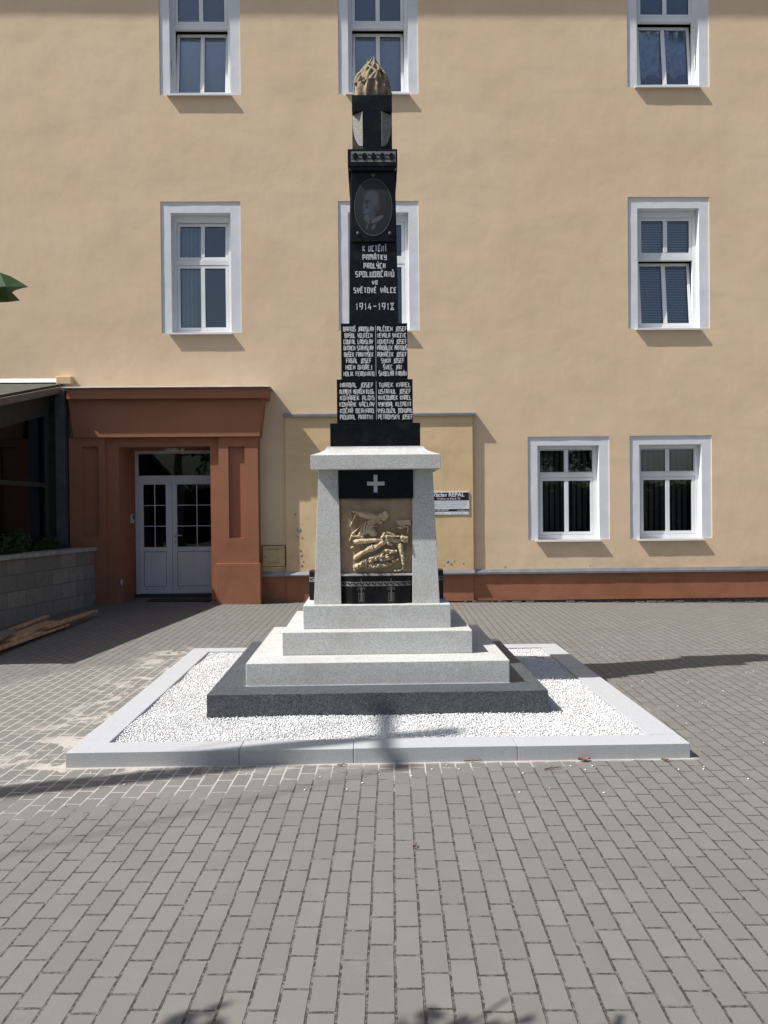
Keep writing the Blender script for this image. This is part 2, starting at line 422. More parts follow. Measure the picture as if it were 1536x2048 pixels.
# ------------------------------------------------------------------ gravel: thousands of small stones on a bed
BX, BHW, BY0, BY1 = .055, 1.318, 5.93, 8.25
gx0, gx1, gy0, gy1 = kx0+KW, kx1-KW, KY0+KW, KY1-KW
base_v = np.array([(0, 0, 1), (1, 0, .1), (.3, .95, 0), (-.8, .6, .1), (-.8, -.6, -.1), (.3, -.95, 0), (0, 0, -1)], float)
base_f = [(0, 1, 2), (0, 2, 3), (0, 3, 4), (0, 4, 5), (0, 5, 1), (6, 2, 1), (6, 3, 2), (6, 4, 3), (6, 5, 4), (6, 1, 5)]
sp = .0128; P = []
for yy in np.arange(gy0+.006, gy1-.006, sp):
    for xx in np.arange(gx0+.006, gx1-.006, sp):
        if BX-BHW+.015 < xx < BX+BHW-.015 and BY0+.015 < yy < BY1-.015: continue
        if yy > BY1+.1 and abs(xx-BX) < .9: continue
        P.append((xx, yy))
P = np.array(P); n = len(P)
P = P + np.random.uniform(-.007, .007, P.shape)
zz = .078 + .008*np.random.rand(n) + .008*np.sin(P[:, 0]*5.1+1)*np.sin(P[:, 1]*6.3) + (np.random.rand(n) > .965)*.008
S = np.stack([np.random.uniform(.0055, .0105, n), np.random.uniform(.005, .008, n), np.random.uniform(.004, .0065, n)], 1)
stray = [(1.9+abs(np.random.normal(0, .9))+.45, np.random.uniform(5, 9)) for _ in range(45)]+[(np.random.uniform(-3, 2.5), KY0-.02-abs(np.random.normal(0, .35))) for _ in range(35)]
for k_, (a_, b_) in enumerate(stray): P[k_*37] = (a_, b_); zz[k_*37] = .004
ang = np.random.uniform(0, 2*PI, n); til = np.random.uniform(-.5, .5, n)
V = base_v[None]*S[:, None, :]*(1+np.random.uniform(-.22, .22, (n, 7, 1)))
ct, st = np.cos(til)[:, None], np.sin(til)[:, None]
X1 = V[..., 0]*ct + V[..., 2]*st; Z1 = -V[..., 0]*st + V[..., 2]*ct
ca, sa = np.cos(ang)[:, None], np.sin(ang)[:, None]
V = np.stack([X1*ca-V[..., 1]*sa, X1*sa+V[..., 1]*ca, Z1], -1) + np.stack([P[:, 0], P[:, 1], zz], 1)[:, None, :]
me = bpy.data.meshes.new('gravel'); me.vertices.add(n*7); me.vertices.foreach_set('co', V.reshape(-1))
F = (np.array(base_f)[None] + (np.arange(n)*7)[:, None, None]).reshape(-1)
me.loops.add(len(F)); me.loops.foreach_set('vertex_index', F.astype(np.int32))
me.polygons.add(len(F)//3); me.polygons.foreach_set('loop_start', np.arange(0, len(F), 3, dtype=np.int32)); me.polygons.foreach_set('loop_total', np.full(len(F)//3, 3, dtype=np.int32))
me.update(calc_edges=True); me.materials.append(MAT['gravel_white'])
go = bpy.data.objects.new('gravel', me); COL.objects.link(go); tag(go, 'white marble gravel filling the bed inside the kerb', 'gravel', kind='stuff')
m = MB(); m.box(gx0-.01, gx1+.01, gy0-.01, gy1+.01, .02, .062); tag(m.build('gravel_bed', MAT['gravel_bed']), kind='structure')

# ------------------------------------------------------------------ the monument
XC, YC = .060, 7.15
mon = empty('war_memorial', (XC, YC, .07), 'tall stepped memorial with grey granite pedestal, black obelisk and stone flame on top', 'monument')
GL, GB, GD = MAT['granite_light'], MAT['granite_black'], MAT['granite_dark']
def zp(py, Y): return W(755, py, Y)[1]
def hw(pxw, Y): return pxw*Y/FPX/2
zb1 = .257
m = MB(); m.box(BX-BHW, BX+BHW, BY0, BY1, .02, zb1); m.build('base_slab', GD, mon, bevel=.004)
steps = [(1.063, 6.19, 8.06, zb1, .442), (.804, 6.50, 7.84, .442, .637), (.640, 6.66, 7.66, .637, .840)]
for h, y0, y1, z0, z1 in steps:
    m = MB(); m.box(XC-h, XC+h, y0, y1, z0, z1); m.build('step', GL, mon, bevel=.006)
# mortar lines under the steps
m = MB(); m.box(XC-1.066, XC+1.066, 6.187, 8.06, zb1-.002, zb1+.004); m.build('mortar_bed', MAT['plaster_white'], mon)
# pedestal pillars (tapering), cap
zt = zp(940, 6.80); zc0 = zt; pb = .840
PF, PK = 6.735, 7.585                                    # front and back of the pedestal at its foot
for sx in (-1, 1):
    for fr in (True, False):
        ob, ot = .551, .502; ib, it = .312, .325
        xb = sorted((XC+sx*ib, XC+sx*ob)); xt = sorted((XC+sx*it, XC+sx*ot))
        if fr: yb, yt = (PF, PF+.24), (PF+.045, PF+.24)
        else: yb, yt = (PK-.24, PK), (PK-.24, PK-.045)
        m = MB(); m.loft([(xb[0], xb[1], yb[0], yb[1], pb), (xt[0], xt[1], yt[0], yt[1], zt)])
        m.build('pillar', GL, mon, bevel=.003)
m = MB(); m.box(XC-.47, XC+.47, PF+.13, PK-.13, pb, zt); m.build('core', MAT['granite_black'], mon)
ch = hw(260, 6.62); z1 = zp(909, 6.62)
zc_top = zp(892, 6.75); c0 = zt+.001
rings = [(XC-ch, XC+ch, 6.62, 7.70, c0), (XC-ch, XC+ch, 6.62, 7.70, z1)]
ctw = hw(194, 6.78)
for k in range(1, 9):
    q = k/8; a = 1-q
    f = a*a                                     # concave sweep
    h = ctw+(ch-ctw)*f; yy = .16*(1-f)
    rings.append((XC-h, XC+h, 6.62+yy, 7.70-yy, z1+(zc_top-z1)*q))
m = MB(); m.loft(rings); cap = m.build('cap_stone', GL, mon, bevel=.003)
# black cross panel
yp = PF+.028
x0, x1 = XC-hw(150, 6.75), XC+hw(150, 6.75); zlo = zp(997, 6.75)
m = MB(); m.box(x0, x1, yp, yp+.14, zlo, zt-.002); cp = m.build('cross_panel', GB, mon, bevel=.002)
cz = zp(967, 6.74); a, b = .077, .017
m = MB(); m.prism([(XC-b-.002, cz-a), (XC+b-.002, cz-a), (XC+b-.002, cz-b), (XC+a, cz-b), (XC+a, cz+b), (XC+b-.002, cz+b), (XC+b-.002, cz+a), (XC-b-.002, cz+a), (XC-b-.002, cz+b), (XC-a, cz+b), (XC-a, cz-b), (XC-b-.002, cz-b)], yp-.004, yp+.01)
m.build('cross', MAT['cross_grey'], cp)
for s in (-1, 1):                                        # side panels between the pillars
    m = MB(); xx = XC+s*.505
    m.box(min(xx, xx-s*.1), max(xx, xx-s*.1), PF+.20, PK-.20, zlo, zt-.002); m.build('side_panel', GB, mon)

# --- relief
RY = PF+.050
RX0, RX1 = W(681, 1070, RY)[0], W(826, 1070, RY)[0]
RZ0, RZ1 = zp(1147, RY), zlo
S8 = 8.084
def cr(cx, cy): return W(660+cx/S8, 980+cy/S8, RY)
def field(caps, gx, gz, rough=0, seed=0):
    H = np.zeros(gx.shape)
    for (ax, ay, bx, by, ra, rb, h) in caps:
        A = cr(ax, ay); B = cr(bx, by); k = RY/FPX/S8
        ra *= k; rb *= k
        vx, vz = B[0]-A[0], B[1]-A[1]; L = vx*vx+vz*vz+1e-9
        tt = np.clip(((gx-A[0])*vx+(gz-A[1])*vz)/L, 0, 1)
        d = np.hypot(gx-A[0]-tt*vx, gz-A[1]-tt*vz); r = ra+(rb-ra)*tt
        hh = 1.2*h*np.sqrt(np.clip(1-(d/r)**2, 0, 1))
        H = np.maximum(H, hh)
    if rough:
        nn = np.array([noise.fractal(Vector((x*34+seed, z*34, seed)), .8, 2.2, 4) for x, z in zip(gx.ravel(), gz.ravel())]).reshape(gx.shape)
        H = np.where(H > 0, np.maximum(H*(1+rough*nn*1.3)+rough*.010*nn, 0.0005), 0)
    return H
NXR, NZR = 190, 196
GXs, GZs = np.meshgrid(np.linspace(RX0+.004, RX1-.004, NXR), np.linspace(RZ0+.004, RZ1-.004, NZR))
def relief(name, caps, parent, rough=0, seed=0, label=None):
    H = field(caps, GXs, GZs, rough, seed)
    mask = H > .0004
    big = mask.copy()
    big[1:] |= mask[:-1]; big[:-1] |= mask[1:]; big[:, 1:] |= mask[:, :-1]; big[:, :-1] |= mask[:, 1:]
    Y = RY-.001-H; Y[~mask] = RY+.006
    idx = -np.ones(H.shape, int); idx[big] = np.arange(big.sum())
    m = MB(); m.v = [(a, b, c) for a, b, c in zip(GXs[big], Y[big], GZs[big])]
    for j in range(NZR-1):
        for i in range(NXR-1):
            q = (idx[j, i], idx[j, i+1], idx[j+1, i+1], idx[j+1, i])
            if min(q) >= 0: m.f.append(q)
    o = m.build(name, MAT['sandstone_relief_lit'], parent, smooth=True)
    if label: o['label'] = label
m = MB()
xs_ = np.linspace(RX0, RX1, 40); zs_ = np.linspace(RZ0, RZ1, 42)
def bgd(x, z):
    u_ = (x-RX0)/(RX1-RX0); w_ = (z-RZ0)/(RZ1-RZ0)
    d = .012*noise.noise(Vector((x*5, z*5, 3)))
    r = math.hypot((u_-.62)*1.1, w_-.42)
    d += .010*max(0, 1-abs(r-.52)/.05)*(1 if u_ < .7 and w_ > .1 else 0)*.7
    return RY + .008*abs(u_-.5)*2 + d*.8
m.v = [(x, bgd(x, z) if 0 < i < 39 and 0 < j < 41 else RY+.01, z) for j, z in enumerate(zs_) for i, x in enumerate(xs_)]
m.f = [(j*40+i, j*40+i+1, (j+1)*40+i+1, (j+1)*40+i) for j in range(41) for i in range(39)]
rel = m.build('relief', MAT['sandstone_ground_shaded'], mon, smooth=True)
h = .034
relief('mourning_figure', [
 (355, 345, 440, 362, 8, 24, .018), (425, 378, 445, 396, 8, 10, .016), (450, 370, 480, 370, 24, 30, .024), (495, 372, 495, 430, 14, 14, .034),
 (500, 390, 640, 432, 46, 54, h), (640, 432, 790, 440, 54, 46, h), (895, 395, 895, 395, 56, 56, .046), (820, 408, 900, 420, 40, 46, .042), (925, 395, 930, 420, 22, 20, .04), (860, 462, 870, 462, 42, 38, .034),
 (780, 450, 650, 545, 58, 64, .03), (650, 545, 590, 640, 64, 72, .026), (775, 470, 640, 520, 12, 16, .038), (765, 500, 620, 550, 9, 14, .037), (765, 575, 610, 585, 7, 22, .036), (700, 610, 600, 560, 6, 12, .034),
 (575, 520, 545, 640, 14, 20, .037), (545, 640, 580, 715, 20, 12, .034), (545, 540, 360, 710, 8, 16, .028), (530, 560, 485, 700, 10, 34, .030), (590, 600, 700, 700, 74, 64, .022), (600, 660, 470, 735, 46, 34, .026), (700, 480, 820, 520, 50, 30, .022),
 (412, 405, 325, 598, 20, 5, .026), (330, 370, 350, 470, 10, 7, .01), (350, 745, 520, 755, 18, 40, .03), (350, 740, 318, 826, 14, 7, .024)], rel, .10, 1, 'robed figure bending forward with one arm pointing')
relief('fallen_soldier', [
 (420, 830, 560, 822, 48, 50, .040), (560, 822, 740, 812, 50, 42, .037), (740, 812, 830, 800, 34, 30, .030), (345, 935, 385, 915, 14, 12, .012),
 (400, 1112, 480, 1060, 22, 36, .030), (415, 1085, 640, 945, 34, 50, .036), (640, 945, 720, 925, 58, 54, .040), (720, 925, 880, 835, 54, 46, .036), (680, 880, 700, 1000, 8, 7, .046),
 (840, 770, 880, 700, 30, 34, .040), (900, 740, 940, 850, 42, 34, .040), (930, 690, 1040, 720, 30, 22, .036), (910, 740, 1120, 748, 22, 12, .044), (900, 780, 930, 730, 10, 12, .05), (1000, 810, 1110, 845, 20, 9, .036), (945, 865, 990, 880, 34, 26, .032), (860, 830, 830, 760, 26, 16, .04), (930, 790, 1100, 815, 58, 46, .030),
 (1170, 780, 1200, 790, 62, 62, .046), (1245, 765, 1240, 830, 24, 20, .036), (1165, 818, 1200, 828, 12, 10, .054), (1205, 770, 1195, 805, 8, 10, .056), (1150, 765, 1175, 760, 8, 8, .052),
 (1130, 890, 1150, 985, 48, 42, .038), (1150, 985, 1172, 1100, 40, 34, .036), (1172, 1100, 1182, 1195, 33, 27, .032), (1180, 1205, 1178, 1270, 13, 10, .022), (1178, 1270, 1130, 1300, 11, 9, .02), (1125, 1300, 1045, 1305, 16, 17, .022),
 (1130, 615, 1170, 612, 28, 22, .022), (1075, 610, 1110, 605, 8, 9, .014), (1190, 588, 1260, 598, 14, 12, .02), (1262, 605, 1250, 695, 12, 9, .018), (1160, 690, 1160, 722, 8, 9, .014), (1225, 930, 1225, 975, 6, 5, .012)], rel, .13, 5, 'soldier lying on his back with one arm hanging down')
relief('rock', [
 (420, 1245, 560, 1170, 46, 56, .030), (560, 1170, 760, 1090, 56, 52, .032), (760, 1090, 900, 1020, 52, 58, .034), (900, 985, 960, 990, 48, 40, .036), (960, 1000, 1060, 990, 46, 32, .032), (830, 1130, 1000, 1080, 34, 44, .03), (1020, 1150, 1090, 1125, 28, 26, .028), (600, 1225, 760, 1220, 50, 44, .028), (780, 1220, 940, 1195, 46, 40, .03), (940, 1180, 990, 1190, 20, 14, .022), (400, 1290, 400, 1240, 18, 30, .026)], rel, .55, 9)
relief('cloud_ledge', [(1080, 500, 1290, 500, 20, 20, .006), (1110, 540, 1290, 545, 30, 32, .007), (1140, 570, 1200, 570, 20, 24, .008)], rel, .2, 13)
m = MB(); m.box(RX0-.02, RX1+.02, PF+.02, PF+.12, RZ0-.016, RZ0); m.build('relief_ledge', GL, mon)

# --- stroke lettering in the style of the inscription
GLY = {
'A': [[(0,0),(0,.72),(.28,1),(1,1),(1,0)],[(.1,.42),(.9,.42)]], 'B': [[(0,0),(0,1),(.85,1),(.85,.56),(.1,.56)],[(.85,.5),(1,.44),(1,0),(.1,0)]],
'C': [[(1,1),(0,1),(0,0),(1,0)]], 'D': [[(0,0),(0,1),(.62,1),(1,.66),(1,0),(.1,0)]], 'E': [[(1,1),(0,1),(0,0),(1,0)],[(.1,.52),(.85,.52)]],
'F': [[(1,1),(0,1),(0,0)],[(.1,.52),(.85,.52)]], 'G': [[(1,1),(0,1),(0,0),(1,0),(1,.45),(.5,.45)]], 'H': [[(0,0),(0,1)],[(1,0),(1,1)],[(.1,.52),(.9,.52)]],
'I': [[(.5,0),(.5,1)]], 'J': [[(1,1),(1,0),(.3,-.22)]], 'K': [[(0,0),(0,1)],[(1,1),(.14,.5),(1,0)]], 'L': [[(0,1),(0,0),(1,0)]],
'M': [[(0,0),(0,1),(1,1),(1,0)],[(.5,.9),(.5,.35)]], 'N': [[(0,0),(0,1),(1,0),(1,1)]], 'O': [[(.5,0),(0,0),(0,1),(1,1),(1,0),(.5,0)]],
'P': [[(0,0),(0,1),(1,1),(1,.45),(.12,.45)]], 'R': [[(0,0),(0,1),(1,1),(1,.5),(.12,.46)],[(.5,.42),(1,0)]], 'S': [[(1,1),(0,1),(0,.56),(1,.46),(1,0),(0,0)]],
'T': [[(0,1),(1,1)],[(.5,.9),(.5,0)]], 'U': [[(0,1),(0,0),(1,0),(1,1)]], 'V': [[(0,1),(.1,.45),(.5,0),(.9,.45),(1,1)]], 'Y': [[(0,1),(0,.48),(.9,.48)],[(1,1),(1,0),(.1,0)]],
'Z': [[(0,1),(1,1),(0,0),(1,0)]], '1': [[(.2,.74),(.62,1),(.62,0)]], '9': [[(.9,.48),(.05,.48),(.05,1),(1,1),(1,.35),(.6,0)]], '4': [[(.55,1),(0,.32),(1,.32)],[(.75,.62),(.75,0)]],
'8': [[(0,0),(1,1),(0,1),(1,0),(0,0)]], '-': [[(0,.55),(1,.55)]], '.': [[(.3,0),(.3,.16)]]}
CAR, ACU = [(.2,1.36),(.5,1.17),(.8,1.36)], [(.36,1.15),(.74,1.38)]
RNG = [(.5,1.14),(.32,1.25),(.5,1.38),(.68,1.25),(.5,1.14)]
for k, (b_, d_) in {'Č':('C',CAR),'Ě':('E',CAR),'Ň':('N',CAR),'Ř':('R',CAR),'Š':('S',CAR),'Ž':('Z',CAR),'Á':('A',ACU),'É':('E',ACU),'Í':('I',ACU),'Ý':('Y',ACU),'Ů':('U',RNG)}.items():
    GLY[k] = GLY[b_]+[d_]
WID = {'I': .28, 'J': .75, ' ': .75, '.': .3, '1': .62, 'M': 1.3, '-': 1.15}
def ribbon(m, pts, tw, y):
    P = [Vector((p[0], p[1])) for p in pts]; n = len(P); L = []; R = []
    closed = (P[0]-P[-1]).length < 1e-6
    for i in range(n):
        d0 = (P[i]-P[i-1]).normalized() if i > 0 else ((P[0]-P[-2]).normalized() if closed else None)
        d1 = (P[i+1]-P[i]).normalized() if i < n-1 else ((P[1]-P[0]).normalized() if closed else None)
        if d0 is None: d0 = d1
        if d1 is None: d1 = d0
        n0 = Vector((-d0.y, d0.x)); n1 = Vector((-d1.y, d1.x)); b = (n0+n1)
        if b.length < 1e-3: b = n1
        b.normalize(); k = min(1/max(b.dot(n1), .4), 1.6)
        L.append(P[i]+b*tw/2*k); R.append(P[i]-b*tw/2*k)
    o = len(m.v)
    for a, c in zip(L, R): m.v += [(a.x, y, a.y), (c.x, y, c.y)]
    for i in range(n-1): m.f.append((o+2*i+1, o+2*i+3, o+2*i+2, o+2*i))
def letter_line(m, txt, x0, x1, zc, hgt, y, tw=None, gap=.58):
    ws = [WID.get(c, 1.0) for c in txt]
    tot = sum(ws)+gap*(len(txt)-1); tw = tw or hgt*.17
    s = (x1-x0-tw)/tot; x = x0+tw/2
    for c, w_ in zip(txt, ws):
        if c != ' ':
            for k, st_ in enumerate(GLY[c]):
                hh = hgt-tw
                ribbon(m, [(x+p[0]*w_*s, zc-hh/2+p[1]*hh) for p in st_], tw if k < 9 else tw*.7, y-.0012-.0004*k)
        x += (w_+gap)*s

# --- black tiers with names
def tier(name, pxl, pyt, pyb, yf, yk, z0=None):
    h_ = hw(pxl, yf); za, zb_ = (z0 if z0 is not None else zp(pyb, yf)), zp(pyt, yf)
    m = MB(); m.box(XC-h_, XC+h_, yf, yk, za, zb_); return m.build(name, GB, mon, bevel=.002), za, zb_, h_
o_, _, zA, _ = tier('plinth_block', 180, 846, 0, 6.79, 7.51, zc_top-.001)
pA, _, zB, hA = tier('name_plaque', 151.5, 758.5, 0, 6.86, 7.44, zA-.001)
pB, _, zC, hB = tier('name_plaque', 132.5, 646.5, 0, 6.90, 7.40, zB-.001)
def names(parent, yf, left, right, ys_, exl, exr):
    for txt, py, (a, b) in list(zip(left, ys_, exl))+list(zip(right, ys_, exr)):
        m = MB(); letter_line(m, txt, W(a, py, yf)[0], W(b, py, yf)[0], zp(py, yf)-.002, .0430, yf, .0068)
        m.build('name_line', MAT['engraving'], parent)
    m = MB(); xx = W(751.6, 700, yf)[0]; z_a, z_b = zp(ys_[-1]+6, yf), zp(ys_[0]-7, yf)
    m.box(xx-.0016, xx+.0016, yf-.002, yf+.001, z_a, z_b); m.build('divider_line', MAT['engraving'], parent)
names(pB, 6.90, ['BARTOŠ JAROSLAV','BRÝDL VOJTĚCH','COUFAL LADISLAV','DITRICH STANISLAV','DUŠEK FRANTIŠEK','FRGÁL JOSEF','HOCH ONDŘEJ','HOLIK FERDINAND'],
      ['MLČOCH JOSEF','NEVRLA VINCENC','NOVOTNÝ JOSEF','PŘIDÁLEK MATOUŠ','ROHÁČEK JOSEF','SYKA JOSEF','ŠVEC JAN','ŠINDELÁŘ FABIÁN'],
      [657.5,670.5,683,695.5,708.5,721,734,747], [(686,748),(689,745),(687,746),(687,747),(688,747),(692,743),(691,744),(687,749)],
      [(754,814),(754,813),(754,814),(754,815),(754.5,814),(762,809),(766,804),(757,814)])
names(pA, 6.86, ['HRABAL JOSEF','KLEMENT VOJTĚCH R.LEG.','KOŇÁREK ALOIS','KOVÁŘIK VÁCLAV','KOČAŘ BERNARD','MOURAL MARTIN'],
      ['TUREK KAREL','USTRNUL JOSEF','VINCOUREK KAREL','VYKYDAL KLEMENT','VYSLOUŽIL BOHUMIL','PETROVSKÝ JOSEF'],
      [769.5,782.5,795,808,821,833.5], [(680,747),(679,749),(680,749),(679,749),(680,748),(680,746)], [(757,822),(757,822),(756,823),(756,823),(755,826),(756,826)])
# --- obelisk shaft
OY = 6.94; zD = zp(365, 6.97)
hb, ht = hw(98.5, OY), hw(90, 6.97)
m = MB(); m.loft([(XC-hb, XC+hb, OY, 7.36, zC-.001), (XC-ht, XC+ht, OY+.05, 7.31, zD+.05)]); sh = m.build('shaft', GB, mon, bevel=.002)
def ysh(z): return OY+.05*(z-zC)/(zD+.05-zC)
for txt, py, a, b, hh in [('K UCTĚNÍ',497,725,774,11.5),('PAMÁTKY',514.5,725,773.5,11),('PADLÝCH',531.5,727,771,11),('SPOLUOBČANŮ',548.5,710.5,788.5,11.5),('VE',565,743.5,756.5,8),('SVĚTOVÉ VÁLCE',580.5,707,793,11),('1914-1918',613,711,788,14)]:
    m = MB(); yy = ysh(zp(py, OY))-.0025; zc_ = zp(py, yy)
    letter_line(m, txt, W(a, py, yy)[0], W(b, py, yy)[0], zc_, hh*yy/FPX*1.04, yy, .0084, .78)
    m.build('inscription_line', MAT['engraving'], sh)
# --- portrait panel: an engraved tone picture on a thin black slab
PY = 6.945; px0, px1 = XC-hw(86, PY), XC+hw(86, PY); pz0, pz1 = zp(483, PY), zp(331, PY)
m = MB(); m.box(px0, px1, PY, PY+.06, pz0, pz1); pan = m.build('portrait_panel', GB, mon, bevel=.003)
pcx, pcz = W(746.5, 414, PY)[0], zp(414.5, PY); oa, obb = hw(76, PY), hw(114, PY)
m = MB(); N = 48
m.v = []; 
for k in range(N):
    q = 2*PI*k/N
    for r in (1.0, .972):
        for yy in (PY-.003,):
            m.v.append((pcx+oa*r*math.cos(q), yy, pcz+obb*r*math.sin(q)))
m.f = [(2*k+1, 2*k, (2*k+2) % (2*N), (2*k+3) % (2*N)) for k in range(N)]
m.build('oval_rim', MAT['ornament_dim'], pan)
# tones: fn of crop coordinates (a = 0..1 across the oval, b = 0..1 from top)
def blob(a, b, ca, cb, ra, rb, soft=.25):
    d = math.hypot((a-ca)/ra, (b-cb)/rb); return max(0.0, min(1.0, (1-d)/soft+.0))
def tone(a, b):
    v = .012+.035*math.exp(-((a-.28)/.3)**2-((b-.38)/.3)**2)
    def ov(ca, cb, ra, rb, t_, soft=.5, rot=0.0, k=1.0):
        nonlocal v
        dx_, dy_ = a-ca, (b-cb); c_, s_ = math.cos(rot), math.sin(rot)
        d = math.hypot((dx_*c_+dy_*s_)/ra, (-dx_*s_+dy_*c_)/rb); w_ = max(0, min(1, (1-d)/soft)); w_ = w_*w_*(3-2*w_)*k
        v = v*(1-w_)+t_*w_
    ov(.52, 1.02, .62, .36, .010, .15)
    ov(.60, .36, .28, .27, .030, .3)          # hair, back of the head
    ov(.52, .155, .30, .09, .055, .6)
    ov(.46, .36, .235, .20, .17, .4)          # forehead and temple
    ov(.40, .50, .18, .17, .15, .45)
    ov(.265, .475, .045, .10, .17, .5, .25)   # nose
    ov(.33, .50, .06, .03, .06, .6)
    ov(.34, .395, .13, .022, .03, .6, -.1); ov(.33, .425, .06, .03, .03, .6)
    ov(.33, .575, .13, .045, .24, .5, -.15); ov(.42, .60, .13, .04, .19, .5, .5)
    ov(.32, .615, .06, .014, .04, .6)
    ov(.35, .685, .13, .085, .22, .5); ov(.46, .64, .12, .12, .13, .6)
    ov(.62, .50, .045, .08, .12, .5); ov(.56, .55, .06, .10, .07, .6)
    ov(.60, .71, .20, .045, .26, .3, -.35); ov(.36, .76, .07, .035, .22, .4, .5)
    ov(.33, .845, .035, .06, .20, .4, .2); ov(.50, .845, .08, .045, .20, .4, -.6)
    ov(.42, .82, .045, .09, .01, .4)
    return v
NA, NB = 64, 96; m = MB(); tv = []; idm = {}
for j in range(NB):
    for i in range(NA):
        a, b = i/(NA-1), j/(NB-1)
        if (2*a-1)**2+(2*b-1)**2 <= .95:
            idm[(i, j)] = len(m.v)
            m.v.append((pcx+(2*a-1)*oa, PY-.0022, pcz-(2*b-1)*obb)); tv.append(tone(a, b)*(1+.25*noise.noise(Vector((a*30, b*40, 1)))))
for (i, j) in list(idm):
    q = [(i, j+1), (i+1, j+1), (i+1, j), (i, j)]
    if all(k in idm for k in q): m.f.append(tuple(idm[k] for k in q))
t = NT('portrait_tone'); at = t.n.new('ShaderNodeAttribute'); at.attribute_name = 'tone'
MAT['portrait_tone'] = t.done(t.mix(.25, at.outputs['Color'], t.mix(1.0, at.outputs['Color'], (.75, .95, 1.25), 'MULTIPLY')), .5)
por = m.build('portrait', MAT['portrait_tone'], pan)
por['label'] = 'engraved bust of a bearded man with a high white collar'
ca_ = por.data.color_attributes.new('tone', 'FLOAT_COLOR', 'POINT')
for k, q in enumerate(tv): ca_.data[k].color = (q*.24, q*.27, q*.32, 1)
m_ = [(746.5, 351), (716, 467), (780, 467)]
for a, b in m_:
    m = MB(); x_, z_ = W(a, b, PY); m.ball((x_, PY-.004, z_), (.016, .014, .016), 12, 8); m.build('rosette', MAT['ornament_dim'], pan, smooth=True)
# --- cornice with disc frieze
CYF = 6.90; chw = hw(99, CYF)
zc_a, zc_b = zp(332, CYF), zp(298, CYF)
m = MB(); m.box(XC-chw, XC+chw, CYF, 7.40, zc_a, zc_b); cor = m.build('cornice', GB, mon, bevel=.002)
ze = zp(366, 7.0); e2 = hw(95, 7.0)
for s in (-1, 1):
    m = MB(); xi, xo, xo2 = XC+s*(ht-.002), XC+s*chw*1.0, XC+s*e2
    a = (min(xi, xo2), max(xi, xo2)); b = (min(xi, xo), max(xi, xo))
    m.loft([(a[0], a[1], 7.0, 7.32, ze), (b[0], b[1], 6.98, 7.34, zc_a)])
    m.build('bracket', GB, mon)
m = MB(); h1 = hw(86, CYF); m.prism([(XC-h1, zp(339, CYF)), (XC+h1, zp(339, CYF)), (XC+chw, zc_a), (XC-chw, zc_a)], CYF+.012, 7.2)
m.build('cornice_moulding', GB, mon)
fz0, fz1 = zp(324, CYF), zp(303, CYF); fx0, fx1 = W(702, 313, CYF)[0], W(791.5, 313, CYF)[0]
m = MB(); m.box(fx0, fx1, CYF-.002, CYF+.002, fz0, fz1); fri = m.build('frieze', MAT['ornament_grey'], cor)
m = MB(); zc_ = (fz0+fz1)/2
cxs = [W(p_, 313, CYF)[0] for p_ in (711, 729, 747, 764.5, 783)]
for c_ in cxs:
    m.prism([(c_+.0235*math.cos(2*PI*k/20), zc_+.033*math.sin(2*PI*k/20)) for k in range(20)], CYF-.006, CYF-.001)
for a, b in zip([fx0-.02]+cxs, cxs+[fx1+.02]):
    for s in (-.017, .017):
        a_, b_ = max(a+.026, fx0+.006), min(b-.026, fx1-.006)
        if b_-a_ > .004: m.box(a_, b_, CYF-.0045, CYF-.001, zc_+s-.005, zc_+s+.005)
m.build('frieze_discs', GB, fri)
# --- top block with two scooped corners
TY = 6.965; th_ = hw(80, TY); z0_, z1_ = zc_b-.001, zp(190, TY)
sz1 = zp(222, TY); sz0 = zp(292, TY); xi = hw(36, TY)
m = MB(); dep = .075
m.prismz([(XC-xi, TY), (XC+xi, TY), (XC+th_, TY+dep), (XC+th_, 7.33), (XC-th_, 7.33), (XC-th_, TY+dep)], z0_, sz1)
m.box(XC-th_, XC+th_, TY, 7.331, sz1+.0005, z1_)
tb = m.build('top_block', GB, mon, bevel=.0015)
for s in (-1, 1):                                        # rough hewn leaf shapes on the chamfered corners
    def on(x_, z_, off):
        u_ = (abs(x_-XC)-xi)/(th_-xi); nx_, ny_ = s*dep, -(th_-xi); L_ = math.hypot(nx_, ny_)
        return (x_+nx_/L_*off, TY+dep*u_+ny_/L_*off, z_)
    pts = [(XC+s*(xi+.003), sz1-.004), (XC+s*(xi+.003), sz0-.01)]
    for k in range(0, 13):
        q = k/12*PI/2
        pts.append((XC+s*(xi+.003+(th_-.008-xi)*math.sin(q)), sz1-.05-(sz1-.05-sz0)*math.cos(q)))
    pts.append((XC+s*(th_-.005), sz1-.004))
    m = MB(); n_ = len(pts); m.v = [on(a, b, .004) for a, b in pts]+[on(a, b, -.004) for a, b in pts]
    m.f = [tuple(range(n_)) if s < 0 else tuple(range(n_-1, -1, -1))]+[(i, n_+i, n_+(i+1) % n_, (i+1) % n_) for i in range(n_)]
    m.build('hewn_inlay', MAT['granite_grey_inlay'], tb)
